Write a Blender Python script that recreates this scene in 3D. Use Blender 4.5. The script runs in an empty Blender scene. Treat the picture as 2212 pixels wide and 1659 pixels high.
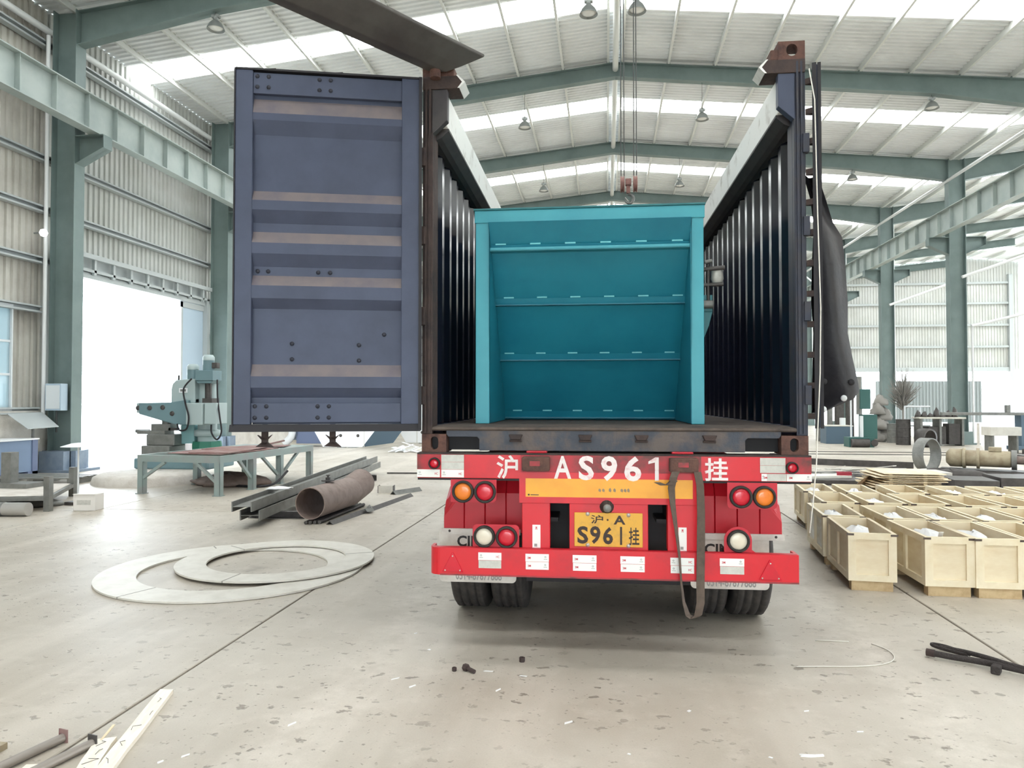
import bpy, bmesh, math, random
from mathutils import Vector, Matrix
random.seed(7)
PI = math.pi
SC = bpy.context.scene
COL = SC.collection

# ------------------------------------------------------------------ camera, sky, exposure
cam_d = bpy.data.cameras.new('camera'); cam = bpy.data.objects.new('camera', cam_d); COL.objects.link(cam)
cam_d.sensor_fit = 'HORIZONTAL'; cam_d.sensor_width = 36.0
cam_d.lens = 36.0 * 1580.0 / 2212.0
cam_d.clip_start = 0.05; cam_d.clip_end = 600
cam.location = (0, 0, 1.655)
cam.rotation_euler = (math.radians(90 + 1.279), 0, math.radians(7.36))
SC.camera = cam

world = bpy.data.worlds.new('overcast_sky'); SC.world = world
world.use_nodes = True
bg = world.node_tree.nodes['Background']
bg.inputs['Color'].default_value = (0.84, 0.93, 1.0, 1)
bg.inputs['Strength'].default_value = 11.0

SKYLIGHT = 9.0          # glow of the translucent roof strips under the open sky
vs = SC.view_settings
vs.view_transform = 'Standard'; vs.look = 'None'; vs.gamma = 1.0; vs.use_curve_mapping = False
vs.exposure = 0.0
SC.cycles.use_denoising = True
SC.cycles.max_bounces = 6
SC.cycles.diffuse_bounces = 4
SC.cycles.glossy_bounces = 2
SC.cycles.use_adaptive_sampling = True
SC.cycles.adaptive_threshold = .1
SC.cycles.adaptive_min_samples = 16
SC.cycles.use_light_tree = True
SC.cycles.sample_clamp_indirect = 6.0
SC.cycles.caustics_reflective = False
SC.cycles.caustics_refractive = False

def area_light(name, loc, rot, sx, sy, watts, col=(1, 1, 1)):
    l = bpy.data.lights.new(name, 'AREA'); l.shape = 'RECTANGLE'; l.size = sx; l.size_y = sy
    l.energy = watts; l.color = col
    o = bpy.data.objects.new(name, l); COL.objects.link(o); o.location = loc; o.rotation_euler = rot
    return o

def portal(name, loc, rot, sx, sy):
    o = area_light(name, loc, rot, sx, sy, 1.0)
    o.data.cycles.is_portal = True
    return o
# sampling portals in the open doorways (they emit nothing, they only guide the sky's own light)
portal('portal_rear', (0.3, -12.4, 2.1), (PI / 2, 0, 0), 8, 4.2)
portal('portal_side_door', (-13.2, 18.9, 2.35), (PI / 2, 0, -PI / 2), 5.4, 4.7)
portal('portal_right', (39.0, 22.0, 2.6), (PI / 2, 0, PI / 2), 70, 5.0)
portal('portal_gable', (26.5, 57.6, 2.0), (PI / 2, 0, PI), 25, 3.9)

# ------------------------------------------------------------------ materials
def lin(c):
    if isinstance(c, str):
        c = [int(c[i:i + 2], 16) / 255 for i in (1, 3, 5)]
    else:
        c = [v / 255 for v in c]
    return tuple((v / 12.92 if v <= .04045 else ((v + .055) / 1.055) ** 2.4) for v in c) + (1,)

MATS = {}
def M(name, col, rough=.6, metal=0., col2=None, scale=6., thr=(.42, .68), bump=0., bscale=40., world_space=False,
      emit=None, strength=0., spec=.5, stretch=(1, 1, 1), coat=0.):
    m = bpy.data.materials.new(name); m.use_nodes = True; MATS[name] = m
    nt = m.node_tree; N = nt.nodes; L = nt.links
    b = N['Principled BSDF']
    b.inputs['Roughness'].default_value = rough; b.inputs['Metallic'].default_value = metal
    b.inputs['Specular IOR Level'].default_value = spec
    b.inputs['Base Color'].default_value = lin(col)
    if coat: b.inputs['Coat Weight'].default_value = coat
    if emit:
        b.inputs['Emission Color'].default_value = lin(emit); b.inputs['Emission Strength'].default_value = strength
    if col2 or bump:
        if world_space:
            g = N.new('ShaderNodeNewGeometry'); src = g.outputs['Position']
        else:
            g = N.new('ShaderNodeTexCoord'); src = g.outputs['Object']
        mp = N.new('ShaderNodeMapping'); mp.inputs['Scale'].default_value = stretch
        L.new(src, mp.inputs['Vector']); src = mp.outputs['Vector']
    if col2:
        n = N.new('ShaderNodeTexNoise'); n.inputs['Scale'].default_value = scale; n.inputs['Detail'].default_value = 6
        n.inputs['Roughness'].default_value = .62
        L.new(src, n.inputs['Vector'])
        r = N.new('ShaderNodeMapRange'); r.inputs['From Min'].default_value = thr[0]; r.inputs['From Max'].default_value = thr[1]
        L.new(n.outputs['Fac'], r.inputs['Value'])
        x = N.new('ShaderNodeMix'); x.data_type = 'RGBA'
        x.inputs['A'].default_value = lin(col); x.inputs['B'].default_value = lin(col2)
        L.new(r.outputs['Result'], x.inputs['Factor'])
        L.new(x.outputs['Result'], b.inputs['Base Color'])
    if bump:
        n2 = N.new('ShaderNodeTexNoise'); n2.inputs['Scale'].default_value = bscale; n2.inputs['Detail'].default_value = 4
        L.new(src, n2.inputs['Vector'])
        bp = N.new('ShaderNodeBump'); bp.inputs['Strength'].default_value = bump; bp.inputs['Distance'].default_value = .02
        L.new(n2.outputs['Fac'], bp.inputs['Height']); L.new(bp.outputs['Normal'], b.inputs['Normal'])
    return m

def concrete_floor():
    m = bpy.data.materials.new('worn_concrete'); m.use_nodes = True; MATS['concrete'] = m
    nt = m.node_tree; N = nt.nodes; L = nt.links; b = N['Principled BSDF']
    g = N.new('ShaderNodeNewGeometry'); P = g.outputs['Position']
    def noise(scale, detail, rough, stretch=None):
        n = N.new('ShaderNodeTexNoise'); n.inputs['Scale'].default_value = scale
        n.inputs['Detail'].default_value = detail; n.inputs['Roughness'].default_value = rough
        if stretch:
            mp = N.new('ShaderNodeMapping'); mp.inputs['Scale'].default_value = stretch
            L.new(P, mp.inputs['Vector']); L.new(mp.outputs['Vector'], n.inputs['Vector'])
        else: L.new(P, n.inputs['Vector'])
        return n.outputs['Fac']
    def rng(v, a, c):
        r = N.new('ShaderNodeMapRange'); r.inputs['From Min'].default_value = a; r.inputs['From Max'].default_value = c
        L.new(v, r.inputs['Value']); return r.outputs['Result']
    def mix(f, a, c):
        x = N.new('ShaderNodeMix'); x.data_type = 'RGBA'
        L.new(f, x.inputs['Factor'])
        if isinstance(a, tuple): x.inputs['A'].default_value = a
        else: L.new(a, x.inputs['A'])
        x.inputs['B'].default_value = c
        return x.outputs['Result']
    def mul(v, k):
        q = N.new('ShaderNodeMath'); q.operation = 'MULTIPLY'; L.new(v, q.inputs[0])
        if isinstance(k, float): q.inputs[1].default_value = k
        else: L.new(k, q.inputs[1])
        return q.outputs['Value']
    big = rng(noise(.55, 5, .6), .38, .66)
    c = mix(big, lin((176, 167, 153)), lin((198, 191, 179)))
    # tyre dust tracks running along the hall
    tr = rng(noise(1.0, 4, .6, (1.6, .10, 1)), .50, .72)
    c = mix(mul(tr, .55), c, lin((214, 205, 192)))
    # two pale dust tracks left by lorry wheels
    sx = N.new('ShaderNodeSeparateXYZ'); L.new(P, sx.inputs[0])
    for x0, wdt in ((-1.49, .30), (1.74, .30)):
        wv = N.new('ShaderNodeMath'); wv.operation = 'MULTIPLY_ADD'; L.new(noise(1.1, 3, .6), wv.inputs[0]); wv.inputs[1].default_value = .5; wv.inputs[2].default_value = -x0 - .25
        ad = N.new('ShaderNodeMath'); ad.operation = 'ADD'; L.new(sx.outputs['X'], ad.inputs[0]); L.new(wv.outputs[0], ad.inputs[1])
        ab = N.new('ShaderNodeMath'); ab.operation = 'ABSOLUTE'; L.new(ad.outputs[0], ab.inputs[0])
        band = rng(ab.outputs[0], wdt, .08)
        c = mix(mul(mul(band, rng(noise(5.0, 6, .7), .36, .62)), .6), c, lin((216, 208, 196)))
    # dark oily stains
    st = rng(noise(1.25, 4, .55), .655, .77)
    c = mix(mul(st, .55), c, lin((112, 103, 92)))
    # chips and dings
    pit = rng(noise(9.0, 3.5, .55, (1, 1.25, 1)), .625, .665)
    pm = rng(noise(.9, 2, .5), .32, .55)
    pitm = mul(pit, pm)
    c = mix(mul(pitm, .75), c, lin((120, 110, 98)))
    sm = rng(noise(30.0, 2.5, .5), .66, .70)
    c = mix(mul(mul(sm, pm), .6), c, lin((116, 106, 94)))
    lt = rng(noise(4.0, 6, .7), .52, .75)
    c = mix(mul(lt, .35), c, lin((222, 214, 202)))
    fine = rng(noise(90, 3, .6), .35, .75)
    c = mix(mul(fine, .14), c, lin((140, 132, 120)))
    L.new(c, b.inputs['Base Color'])
    rr = N.new('ShaderNodeMapRange'); rr.inputs['To Min'].default_value = .58; rr.inputs['To Max'].default_value = .38
    L.new(noise(.8, 4, .6), rr.inputs['Value']); L.new(rr.outputs['Result'], b.inputs['Roughness'])
    b.inputs['Specular IOR Level'].default_value = .45
    hsum = N.new('ShaderNodeMath'); hsum.operation = 'SUBTRACT'
    L.new(mul(fine, .12), hsum.inputs[0]); L.new(pitm, hsum.inputs[1])
    bp = N.new('ShaderNodeBump'); bp.inputs['Strength'].default_value = .5; bp.inputs['Distance'].default_value = .006
    L.new(hsum.outputs['Value'], bp.inputs['Height']); L.new(bp.outputs['Normal'], b.inputs['Normal'])
concrete_floor()

M('joint_dirt', (96, 90, 82), .9)
M('yard', (196, 196, 192), .9)
M('cladding', (198, 200, 196), .55, col2=(182, 184, 178), scale=.6, world_space=True)
M('cladding_warm', (196, 193, 184), .55, col2=(168, 163, 154), scale=.8, world_space=True)
M('roof_sheet', (236, 239, 239), .5, col2=(220, 223, 223), scale=.5, world_space=True)
M('skylight', (240, 244, 244), .5, emit=(252, 254, 255), strength=SKYLIGHT)
M('frame_green', (118, 134, 132), .5, col2=(106, 122, 121), scale=1.2, world_space=True)
M('beam_green', (172, 182, 178), .5, col2=(152, 164, 162), scale=1.0, world_space=True)
M('purlin', (216, 218, 214), .5)
M('girt', (176, 182, 182), .5)
M('plinth_blue', (134, 148, 164), .6, col2=(116, 132, 150), scale=4)
M('plaster', (228, 224, 216), .85, col2=(204, 198, 188), scale=1.5, world_space=True, bump=.2)
M('white_pipe', (226, 228, 228), .4)
M('door_blue', (176, 194, 208), .5)
M('window_frame', (222, 226, 228), .4)
M('lamp_grey', (140, 144, 142), .4, metal=.4)
M('lamp_glass', (225, 225, 220), .2)
M('crane_red', (150, 108, 100), .5, col2=(120, 84, 78), scale=20)
M('hook_steel', (104, 106, 104), .35, metal=.6)
M('cable', (74, 76, 76), .5, metal=.4)
# container
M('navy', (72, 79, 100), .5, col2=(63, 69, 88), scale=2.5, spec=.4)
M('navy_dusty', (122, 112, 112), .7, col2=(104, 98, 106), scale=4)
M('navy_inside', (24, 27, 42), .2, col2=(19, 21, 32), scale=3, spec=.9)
M('rail_white', (246, 246, 242), .6, col2=(196, 192, 184), scale=6, thr=(.56, .74))
M('rail_dark', (70, 66, 66), .6, col2=(54, 50, 54), scale=6)
M('sill', (68, 72, 82), .65, col2=(98, 88, 84), scale=5, thr=(.44, .6), bump=.15)
M('post_dark', (46, 50, 64), .5, col2=(58, 54, 56), scale=8)
M('rust', (104, 74, 64), .85, col2=(72, 52, 48), scale=14, bump=.3)
M('rust_dark', (72, 58, 54), .8, col2=(52, 44, 44), scale=9, bump=.2)
M('header_paint', (84, 80, 76), .6, col2=(66, 60, 58), scale=3)
M('gasket', (40, 38, 42), .7)
M('bolt_dark', (40, 42, 54), .5)
M('wood_floor', (96, 84, 76), .85, col2=(66, 58, 54), scale=6, bump=.3)
M('tarp', (44, 42, 44), .55, col2=(58, 54, 54), scale=3, bump=.35, bscale=9)
M('eyelet', (214, 216, 214), .4)
# trailer
M('red', (212, 22, 38), .42, col2=(190, 28, 42), scale=5, thr=(.5, .75), coat=.15)
M('red_grime_shade', (182, 46, 56), .5, col2=(104, 58, 54), scale=6, thr=(.40, .62))  # grime plus the beam's brown-grey shadow, mixed into the red
M('red_plate', (202, 32, 50), .45)
M('mud_red', (196, 28, 44), .42)
M('sticker_white', (242, 242, 238), .4)
M('sticker_grey', (206, 204, 196), .45, col2=(190, 188, 180), scale=30)
M('print_red', (196, 30, 50), .5)
M('print_black', (40, 38, 38), .5)
M('print_grey', (150, 150, 146), .6)
M('paint_white', (238, 228, 226), .6, col2=(222, 170, 172), scale=24, thr=(.52, .74))
M('reflect_yellow', (244, 172, 50), .4, col2=(236, 158, 44), scale=3)
M('scuff', (150, 128, 104), .7)
M('plate_yellow', (226, 170, 58), .45, col2=(196, 150, 66), scale=12, thr=(.5, .72))
M('plate_black', (52, 36, 28), .55)
M('lens_amber', (238, 128, 36), .25, coat=.3)
M('lens_red', (206, 22, 46), .22, coat=.3)
M('lens_white', (226, 216, 196), .25, coat=.3)
M('rubber', (46, 42, 40), .8, col2=(62, 56, 52), scale=14)
M('tyre', (58, 54, 52), .85, col2=(78, 72, 68), scale=10, bump=.15)
M('flap_white', (220, 216, 208), .6, col2=(192, 186, 176), scale=6)
M('chassis', (34, 32, 34), .7)
M('strap', (98, 84, 74), .85, col2=(80, 70, 62), scale=20)
M('steel_bright', (190, 188, 184), .35, metal=.5)
# cargo
M('teal', (70, 166, 180), .42, col2=(60, 156, 172), scale=2.5)
M('teal_shaded', (38, 138, 160), .42, col2=(30, 126, 150), scale=2)  # same paint as the legs, darkened for the shade in the recess
M('teal_weld', (112, 200, 206), .5)
M('teal_dark', (36, 110, 116), .45)
# shop floor things
M('plywood', (238, 224, 194), .7, col2=(226, 206, 170), scale=3, stretch=(1, 1, 3), thr=(.4, .7))
M('plywood_white', (248, 246, 238), .65, col2=(226, 214, 190), scale=3, stretch=(1, 1, 3))
M('batten', (242, 230, 202), .7, col2=(232, 216, 182), scale=5)
M('clip_steel', (92, 80, 72), .5, metal=.4)
M('bag_white', (240, 240, 240), .5, bump=.3, bscale=14)
M('wood_dark', (120, 94, 74), .8)
M('wood_white', (246, 240, 226), .7, col2=(234, 224, 204), scale=4, stretch=(6, 1, 1))
M('ring_steel', (222, 218, 208), .5, col2=(208, 203, 192), scale=5)
M('seam', (150, 146, 136), .6)
M('steel_grey', (134, 134, 130), .5, metal=.25, col2=(116, 116, 112), scale=6)
M('steel_dark', (86, 82, 80), .5, metal=.3, col2=(70, 66, 64), scale=8)
M('pipe_brown', (142, 124, 116), .65, col2=(122, 106, 98), scale=8)
M('table_green', (146, 162, 158), .55, col2=(152, 152, 150), scale=3)
M('plate_rust', (132, 92, 88), .75, col2=(160, 142, 136), scale=3)
M('drill_green', (112, 140, 146), .45)
M('drill_grey', (174, 190, 190), .45)
M('drill_base', (46, 120, 98), .5)
M('concrete_light', (214, 208, 200), .9, col2=(196, 188, 178), scale=5, bump=.3)
M('bin_blue', (122, 142, 170), .55)
M('bin_dark', (104, 116, 146), .55)
M('machine_white', (240, 242, 244), .5)
M('machine_slate', (86, 106, 122), .5)
M('carton', (232, 228, 222), .8)
M('tan_paint', (176, 164, 138), .55, col2=(150, 134, 110), scale=6)
M('oxide_red', (168, 52, 68), .6)
M('machine_dkgreen', (54, 96, 92), .5)
M('twig', (150, 146, 140), .9)
M('fence_sheet', (112, 115, 112), .7)
M('rope_black', (62, 56, 54), .8, bump=.6, bscale=120)
M('cord_white', (226, 222, 212), .6)
M('wood_skid', (206, 182, 142), .8, col2=(176, 148, 110), scale=8)
M('pipe_tan', (206, 176, 146), .75)
M('steel_tube', (150, 142, 134), .4, metal=.3)
M('drill_base_light', (140, 184, 186), .5)
M('glass_cyan', (150, 196, 204), .15)

M('globe_lit', (250, 250, 248), .3, emit=(255, 255, 255), strength=4.0)
def pane_material():
    m = bpy.data.materials.new('pane_glass'); m.use_nodes = True; MATS['pane_glass'] = m
    nt = m.node_tree; N = nt.nodes; L = nt.links
    t = N.new('ShaderNodeBsdfTransparent'); t.inputs['Color'].default_value = lin((196, 216, 222))
    d = N.new('ShaderNodeBsdfDiffuse'); d.inputs['Color'].default_value = lin((178, 196, 202))
    g = N.new('ShaderNodeBsdfGlossy'); g.inputs['Roughness'].default_value = .08
    a = N.new('ShaderNodeMixShader'); a.inputs['Fac'].default_value = .78; L.new(t.outputs[0], a.inputs[1]); L.new(d.outputs[0], a.inputs[2])
    b = N.new('ShaderNodeMixShader'); b.inputs['Fac'].default_value = .08; L.new(a.outputs[0], b.inputs[1]); L.new(g.outputs[0], b.inputs[2])
    L.new(b.outputs[0], N['Material Output'].inputs['Surface'])
pane_material()

# ------------------------------------------------------------------ mesh helpers
class MB:
    def __init__(s): s.v = []; s.f = []; s.sm = []
    def add(s, vs, fs, smooth=False):
        o = len(s.v); s.v += [tuple(v) for v in vs]
        for f in fs:
            s.f.append(tuple(i + o for i in f)); s.sm.append(smooth)
        return s
    def box(s, x0, x1, y0, y1, z0, z1, mat=None):
        vs = [(x0, y0, z0), (x1, y0, z0), (x1, y1, z0), (x0, y1, z0), (x0, y0, z1), (x1, y0, z1), (x1, y1, z1), (x0, y1, z1)]
        if mat is not None: vs = [mat @ Vector(v) for v in vs]
        return s.add(vs, [(0, 3, 2, 1), (4, 5, 6, 7), (0, 1, 5, 4), (1, 2, 6, 5), (2, 3, 7, 6), (3, 0, 4, 7)])
    def bar(s, p0, p1, w, h, up=(0, 0, 1)):
        p0 = Vector(p0); p1 = Vector(p1); d = (p1 - p0).normalized(); u = Vector(up)
        if abs(d.dot(u)) > .98: u = Vector((1, 0, 0))
        r = d.cross(u).normalized(); u = r.cross(d)
        vs = []
        for p in (p0, p1):
            for a, b in ((-1, -1), (1, -1), (1, 1), (-1, 1)): vs.append(p + r * (a * w / 2) + u * (b * h / 2))
        return s.add(vs, [(0, 1, 2, 3), (7, 6, 5, 4), (0, 4, 5, 1), (1, 5, 6, 2), (2, 6, 7, 3), (3, 7, 4, 0)])
    def cyl(s, p0, p1, r0, r1=None, n=20, caps=True, smooth=True):
        if r1 is None: r1 = r0
        p0 = Vector(p0); p1 = Vector(p1); d = (p1 - p0).normalized()
        u = Vector((0, 0, 1)) if abs(d.z) < .9 else Vector((1, 0, 0))
        a = d.cross(u).normalized(); b = d.cross(a)
        vs = []
        for p, r in ((p0, r0), (p1, r1)):
            for i in range(n):
                t = 2 * PI * i / n; vs.append(p + a * (math.cos(t) * r) + b * (math.sin(t) * r))
        s.add(vs, [(i, (i + 1) % n, n + (i + 1) % n, n + i) for i in range(n)], smooth)
        if caps:
            s.add(vs[:n], [tuple(range(n))[::-1]]); s.add(vs[n:], [tuple(range(n))])
        return s
    def tube(s, pts, r, n=8, closed=False, smooth=True, flat=None):
        """sweep a circle (or, with flat=(w,h), a flat band) along points"""
        pts = [Vector(p) for p in pts]; m = len(pts); rings = []
        prev = None
        for i, p in enumerate(pts):
            if closed: d = pts[(i + 1) % m] - pts[i - 1]
            else: d = pts[min(i + 1, m - 1)] - pts[max(i - 1, 0)]
            d.normalize()
            if prev is None:
                u = Vector((0, 0, 1)) if abs(d.z) < .9 else Vector((1, 0, 0))
                a = d.cross(u).normalized()
            else:
                a = (prev - d * prev.dot(d)).normalized()
            prev = a; b = d.cross(a)
            if flat: rings.append([p + a * (x * flat[0] / 2) + b * (y * flat[1] / 2) for x, y in ((-1, -1), (1, -1), (1, 1), (-1, 1))])
            else:
                rr = r[i] if isinstance(r, (list, tuple)) else r
                rings.append([p + a * (math.cos(2 * PI * k / n) * rr) + b * (math.sin(2 * PI * k / n) * rr) for k in range(n)])
        k = 4 if flat else n
        vs = [v for q in rings for v in q]; fs = []
        for i in range(m if closed else m - 1):
            j = (i + 1) % m
            for t in range(k): fs.append((i * k + t, i * k + (t + 1) % k, j * k + (t + 1) % k, j * k + t))
        if not closed:
            fs.append(tuple(range(k))[::-1]); fs.append(tuple(range((m - 1) * k, m * k)))
        return s.add(vs, fs, smooth and not flat)
    def prism(s, poly, axis, a, b):
        """extrude a 2D polygon along axis; poly coords are the other two axes in xyz order"""
        def pt(p, t):
            if axis == 'x': return (t, p[0], p[1])
            if axis == 'y': return (p[0], t, p[1])
            return (p[0], p[1], t)
        n = len(poly); vs = [pt(p, a) for p in poly] + [pt(p, b) for p in poly]
        fs = [tuple(range(n)), tuple(range(n, 2 * n))[::-1]] + [(i, n + i, n + (i + 1) % n, (i + 1) % n) for i in range(n)]
        return s.add(vs, fs)
    def lathe(s, prof, n=24, origin=(0, 0, 0), axis='z', smooth=True):
        o = Vector(origin); vs = []
        for r, h in prof:
            for i in range(n):
                t = 2 * PI * i / n; c, q = r * math.cos(t), r * math.sin(t)
                v = Vector((c, q, h)) if axis == 'z' else (Vector((h, c, q)) if axis == 'x' else Vector((c, h, q)))
                vs.append(o + v)
        m = len(prof)
        fs = [(k * n + i, k * n + (i + 1) % n, (k + 1) * n + (i + 1) % n, (k + 1) * n + i) for k in range(m - 1) for i in range(n)]
        return s.add(vs, fs, smooth)
    def disc_ring(s, c, r0, r1, h, n=64, a0=0., a1=2 * PI):
        """flat annulus (or a sector of it) with thickness h, lying on z=c[2]"""
        full = abs(a1 - a0 - 2 * PI) < 1e-6; m = n if full else n + 1
        vs = []
        for i in range(m):
            t = a0 + (a1 - a0) * i / n
            for r, z in ((r0, 0), (r1, 0), (r1, h), (r0, h)): vs.append((c[0] + r * math.cos(t), c[1] + r * math.sin(t), c[2] + z))
        fs = []
        for i in range(n):
            j = (i + 1) % m
            for k in range(4): fs.append((i * 4 + k, i * 4 + (k + 1) % 4, j * 4 + (k + 1) % 4, j * 4 + k))
        if not full:
            fs.append((0, 3, 2, 1)); fs.append((n * 4, n * 4 + 1, n * 4 + 2, n * 4 + 3))
        return s.add(vs, fs)
    def mesh(s, name):
        me = bpy.data.meshes.new(name); me.from_pydata(s.v, [], s.f)
        me.polygons.foreach_set('use_smooth', s.sm)
        b = bmesh.new(); b.from_mesh(me); bmesh.ops.recalc_face_normals(b, faces=b.faces); b.to_mesh(me); b.free()
        return me

def add(name, mb, mat, parent=None, bevel=0., loc=None, rz=None, rot=None):
    me = mb.mesh(name) if isinstance(mb, MB) else mb
    if isinstance(mb, MB): me.materials.append(MATS[mat])
    o = bpy.data.objects.new(name, me); COL.objects.link(o)
    if parent is not None: o.parent = parent
    if loc is not None: o.location = loc
    if rz is not None: o.rotation_euler = (0, 0, rz)
    if rot is not None: o.rotation_euler = rot
    if bevel:
        bv = o.modifiers.new('edge', 'BEVEL'); bv.width = bevel; bv.segments = 2; bv.limit_method = 'ANGLE'
    return o

def thing(name, label, cat, loc=(0, 0, 0), rz=0., group=None):
    o = bpy.data.objects.new(name, None); COL.objects.link(o); o.empty_display_size = .2
    o.location = loc; o.rotation_euler = (0, 0, rz); o['label'] = label; o['category'] = cat
    if group: o['group'] = group
    return o
def tag(o, label, cat, group=None):
    o['label'] = label; o['category'] = cat
    if group: o['group'] = group
    return o
def structure(name, mb=None, mat=None, label=None):
    if mb is None:
        o = bpy.data.objects.new(name, None); COL.objects.link(o); o.empty_display_size = .2
    else: o = add(name, mb, mat)
    o['kind'] = 'structure'
    if label: o['label'] = label
    return o
def copy_tree(o, parent=None):
    c = o.copy(); COL.objects.link(c); c.parent = parent
    for ch in [k for k in bpy.data.objects if k.parent == o]: copy_tree(ch, c)
    return c

def text_mesh(s, x0, x1, z0, z1, y, mat, bold=0., mirror=False, vertical=False):
    """flat lettering filling a rectangle on a plane facing -y"""
    cu = bpy.data.curves.new('lettering', 'FONT'); cu.body = s; cu.size = 1; cu.resolution_u = 3
    cu.offset = bold; cu.fill_mode = 'FRONT'
    ob = bpy.data.objects.new('lettering', cu); COL.objects.link(ob)
    dg = bpy.context.evaluated_depsgraph_get()
    me = bpy.data.meshes.new_from_object(ob.evaluated_get(dg))
    bpy.data.objects.remove(ob)
    vs = [v.co.copy() for v in me.vertices]
    if not vs: return None
    if vertical: vs = [Vector((-v.y, v.x, 0)) for v in vs]
    ax, bx = min(v.x for v in vs), max(v.x for v in vs); ay, by = min(v.y for v in vs), max(v.y for v in vs)
    for i, v in enumerate(vs):
        me.vertices[i].co = (x0 + (v.x - ax) / (bx - ax) * (x1 - x0), y, z0 + (v.y - ay) / (by - ay) * (z1 - z0))
    me.materials.clear(); me.materials.append(MATS[mat]); me.update()
    return me

# ------------------------------------------------------------------ the hall
RIDGE = 0.30; LX = -12.62; RX = 13.22; BAY = 7.0
FRAMES = [1.7, 8.7, 15.7, 22.7, 29.7, 36.7, 43.7, 50.7, 57.7]
Y0, Y1 = -12.3, 57.7
def roof_z(x):
    if x <= RX: return 12.32 - .1 * abs(x - RIDGE)
    return 12.32 - .1 * abs(x - (2 * RX - RIDGE))

# floor of concrete slabs with open joints
floor = structure('floor')
xs = [-13.2, -7.65, -2.55, 2.55, 7.65, 12.75, 17.85, 22.95, 28.05, 33.15, 39.2]
ys = [-12.4, -1.7, 10.3, 16.3, 22.3, 28.3, 34.3, 40.3, 46.3, 52.3, 57.9]
J = .009
cache = {}
for i in range(len(xs) - 1):
    for j in range(len(ys) - 1):
        w, d = xs[i + 1] - xs[i], ys[j + 1] - ys[j]; k = (round(w, 3), round(d, 3))
        if k not in cache:
            mb = MB(); q = .005
            x1, y1 = w / 2 - J, d / 2 - J
            vs = [(-x1, -y1, -.15), (x1, -y1, -.15), (x1, y1, -.15), (-x1, y1, -.15), (-x1, -y1, -q), (x1, -y1, -q), (x1, y1, -q), (-x1, y1, -q),
                  (-x1 + q, -y1 + q, 0), (x1 - q, -y1 + q, 0), (x1 - q, y1 - q, 0), (-x1 + q, y1 - q, 0)]
            fs = [(8, 9, 10, 11)] + [(a, (a + 1) % 4, 4 + (a + 1) % 4, 4 + a) for a in range(4)] + [(4 + a, 4 + (a + 1) % 4, 8 + (a + 1) % 4, 8 + a) for a in range(4)]
            mb.add(vs, fs); me = mb.mesh('slab'); me.materials.append(MATS['concrete']); cache[k] = me
        add('slab', cache[k], None, floor, loc=((xs[i] + xs[i + 1]) / 2, (ys[j] + ys[j + 1]) / 2, 0))
add('joint_bed', MB().box(-13.2, 39.2, -12.4, 57.9, -.2, -.03), 'joint_dirt', floor)
yard = structure('ground_yard', MB().box(-260, 260, -260, 260, -.6, -.22), 'yard')

def sheet_mesh(name, width, length, mat, ribs=5, h=.045):
    """trapezoidal steel sheet: u along width, v along length, ribs raised in -w"""
    p = width / ribs; prof = []
    for k in range(ribs):
        o = k * p; prof += [(o, 0), (o + p * .46, 0), (o + p * .56, h), (o + p * .90, h)]
    prof.append((width, 0))
    mb = MB(); n = len(prof)
    mb.add([(u, 0, w) for u, w in prof] + [(u, length, w) for u, w in prof], [(i, i + 1, n + i + 1, n + i) for i in range(n - 1)])
    me = mb.mesh(name); me.materials.append(MATS[mat]); return me

# roof: sheets run from ridge to eave, one translucent strip in the middle of every bay
ceiling = structure('ceiling')
SL = math.atan(.1)
def place_sheet(me, origin, udir, vdir, name, parent):
    u = Vector(udir).normalized(); v = Vector(vdir).normalized(); w = u.cross(v)
    o = bpy.data.objects.new(name, me); COL.objects.link(o); o.parent = parent
    o.matrix_world = Matrix(((u.x, v.x, w.x, origin[0]), (u.y, v.y, w.y, origin[1]), (u.z, v.z, w.z, origin[2]), (0, 0, 0, 1)))
    return o
LEN = 12.97 / math.cos(SL); LENO = 13.7 / math.cos(SL)
roof_me = sheet_mesh('roof_sheet', 1.0, LEN, 'roof_sheet')
sky_me = sheet_mesh('skylight_strip', 1.0, LEN, 'skylight')
roof_out = sheet_mesh('roof_sheet', 1.0, LENO, 'roof_sheet'); sky_out = sheet_mesh('skylight_strip', 1.0, LENO, 'skylight')
R2 = 2 * RX - RIDGE
for b in range(10):
    for k in range(7):
        y = Y0 + b * BAY + k
        me, mo, nm = (sky_me, sky_out, 'skylight_strip') if k == 3 else (roof_me, roof_out, 'roof_sheet')
        place_sheet(mo, (RIDGE, y + 1, 12.32), (0, -1, 0), (-1, 0, -.1), nm, ceiling)
        place_sheet(me, (RIDGE, y, 12.32), (0, 1, 0), (1, 0, -.1), nm, ceiling)
        place_sheet(me, (R2, y + 1, 12.32), (0, -1, 0), (-1, 0, -.1), nm, ceiling)
        place_sheet(mo, (R2, y, 12.32), (0, 1, 0), (1, 0, -.1), nm, ceiling)
def c_section(x, z, s):
    return [(x - .035 * s, z), (x + .035 * s, z), (x + .035 * s, z - .03), (x - .02 * s, z - .012), (x - .02 * s, z - .188), (x + .035 * s, z - .17), (x + .035 * s, z - .2), (x - .035 * s, z - .2)]
pur = None
for base, lo, hi in ((RIDGE, -1, 1), (R2, -1, 1)):
    for s in (-1, 1):
        for k in range(10):
            d = .22 + k * 1.395
            if d > 12.9: continue
            if pur is None:
                mb = MB(); mb.prism(c_section(0, 0, 1), 'y', Y0, Y1); pur = mb.mesh('purlin'); pur.materials.append(MATS['purlin'])
            o = add('purlin', pur, None, ceiling, loc=(base + s * d, 0, 12.31 - .1 * d))
            if s < 0: o.rotation_euler = (0, 0, 0)
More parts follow.
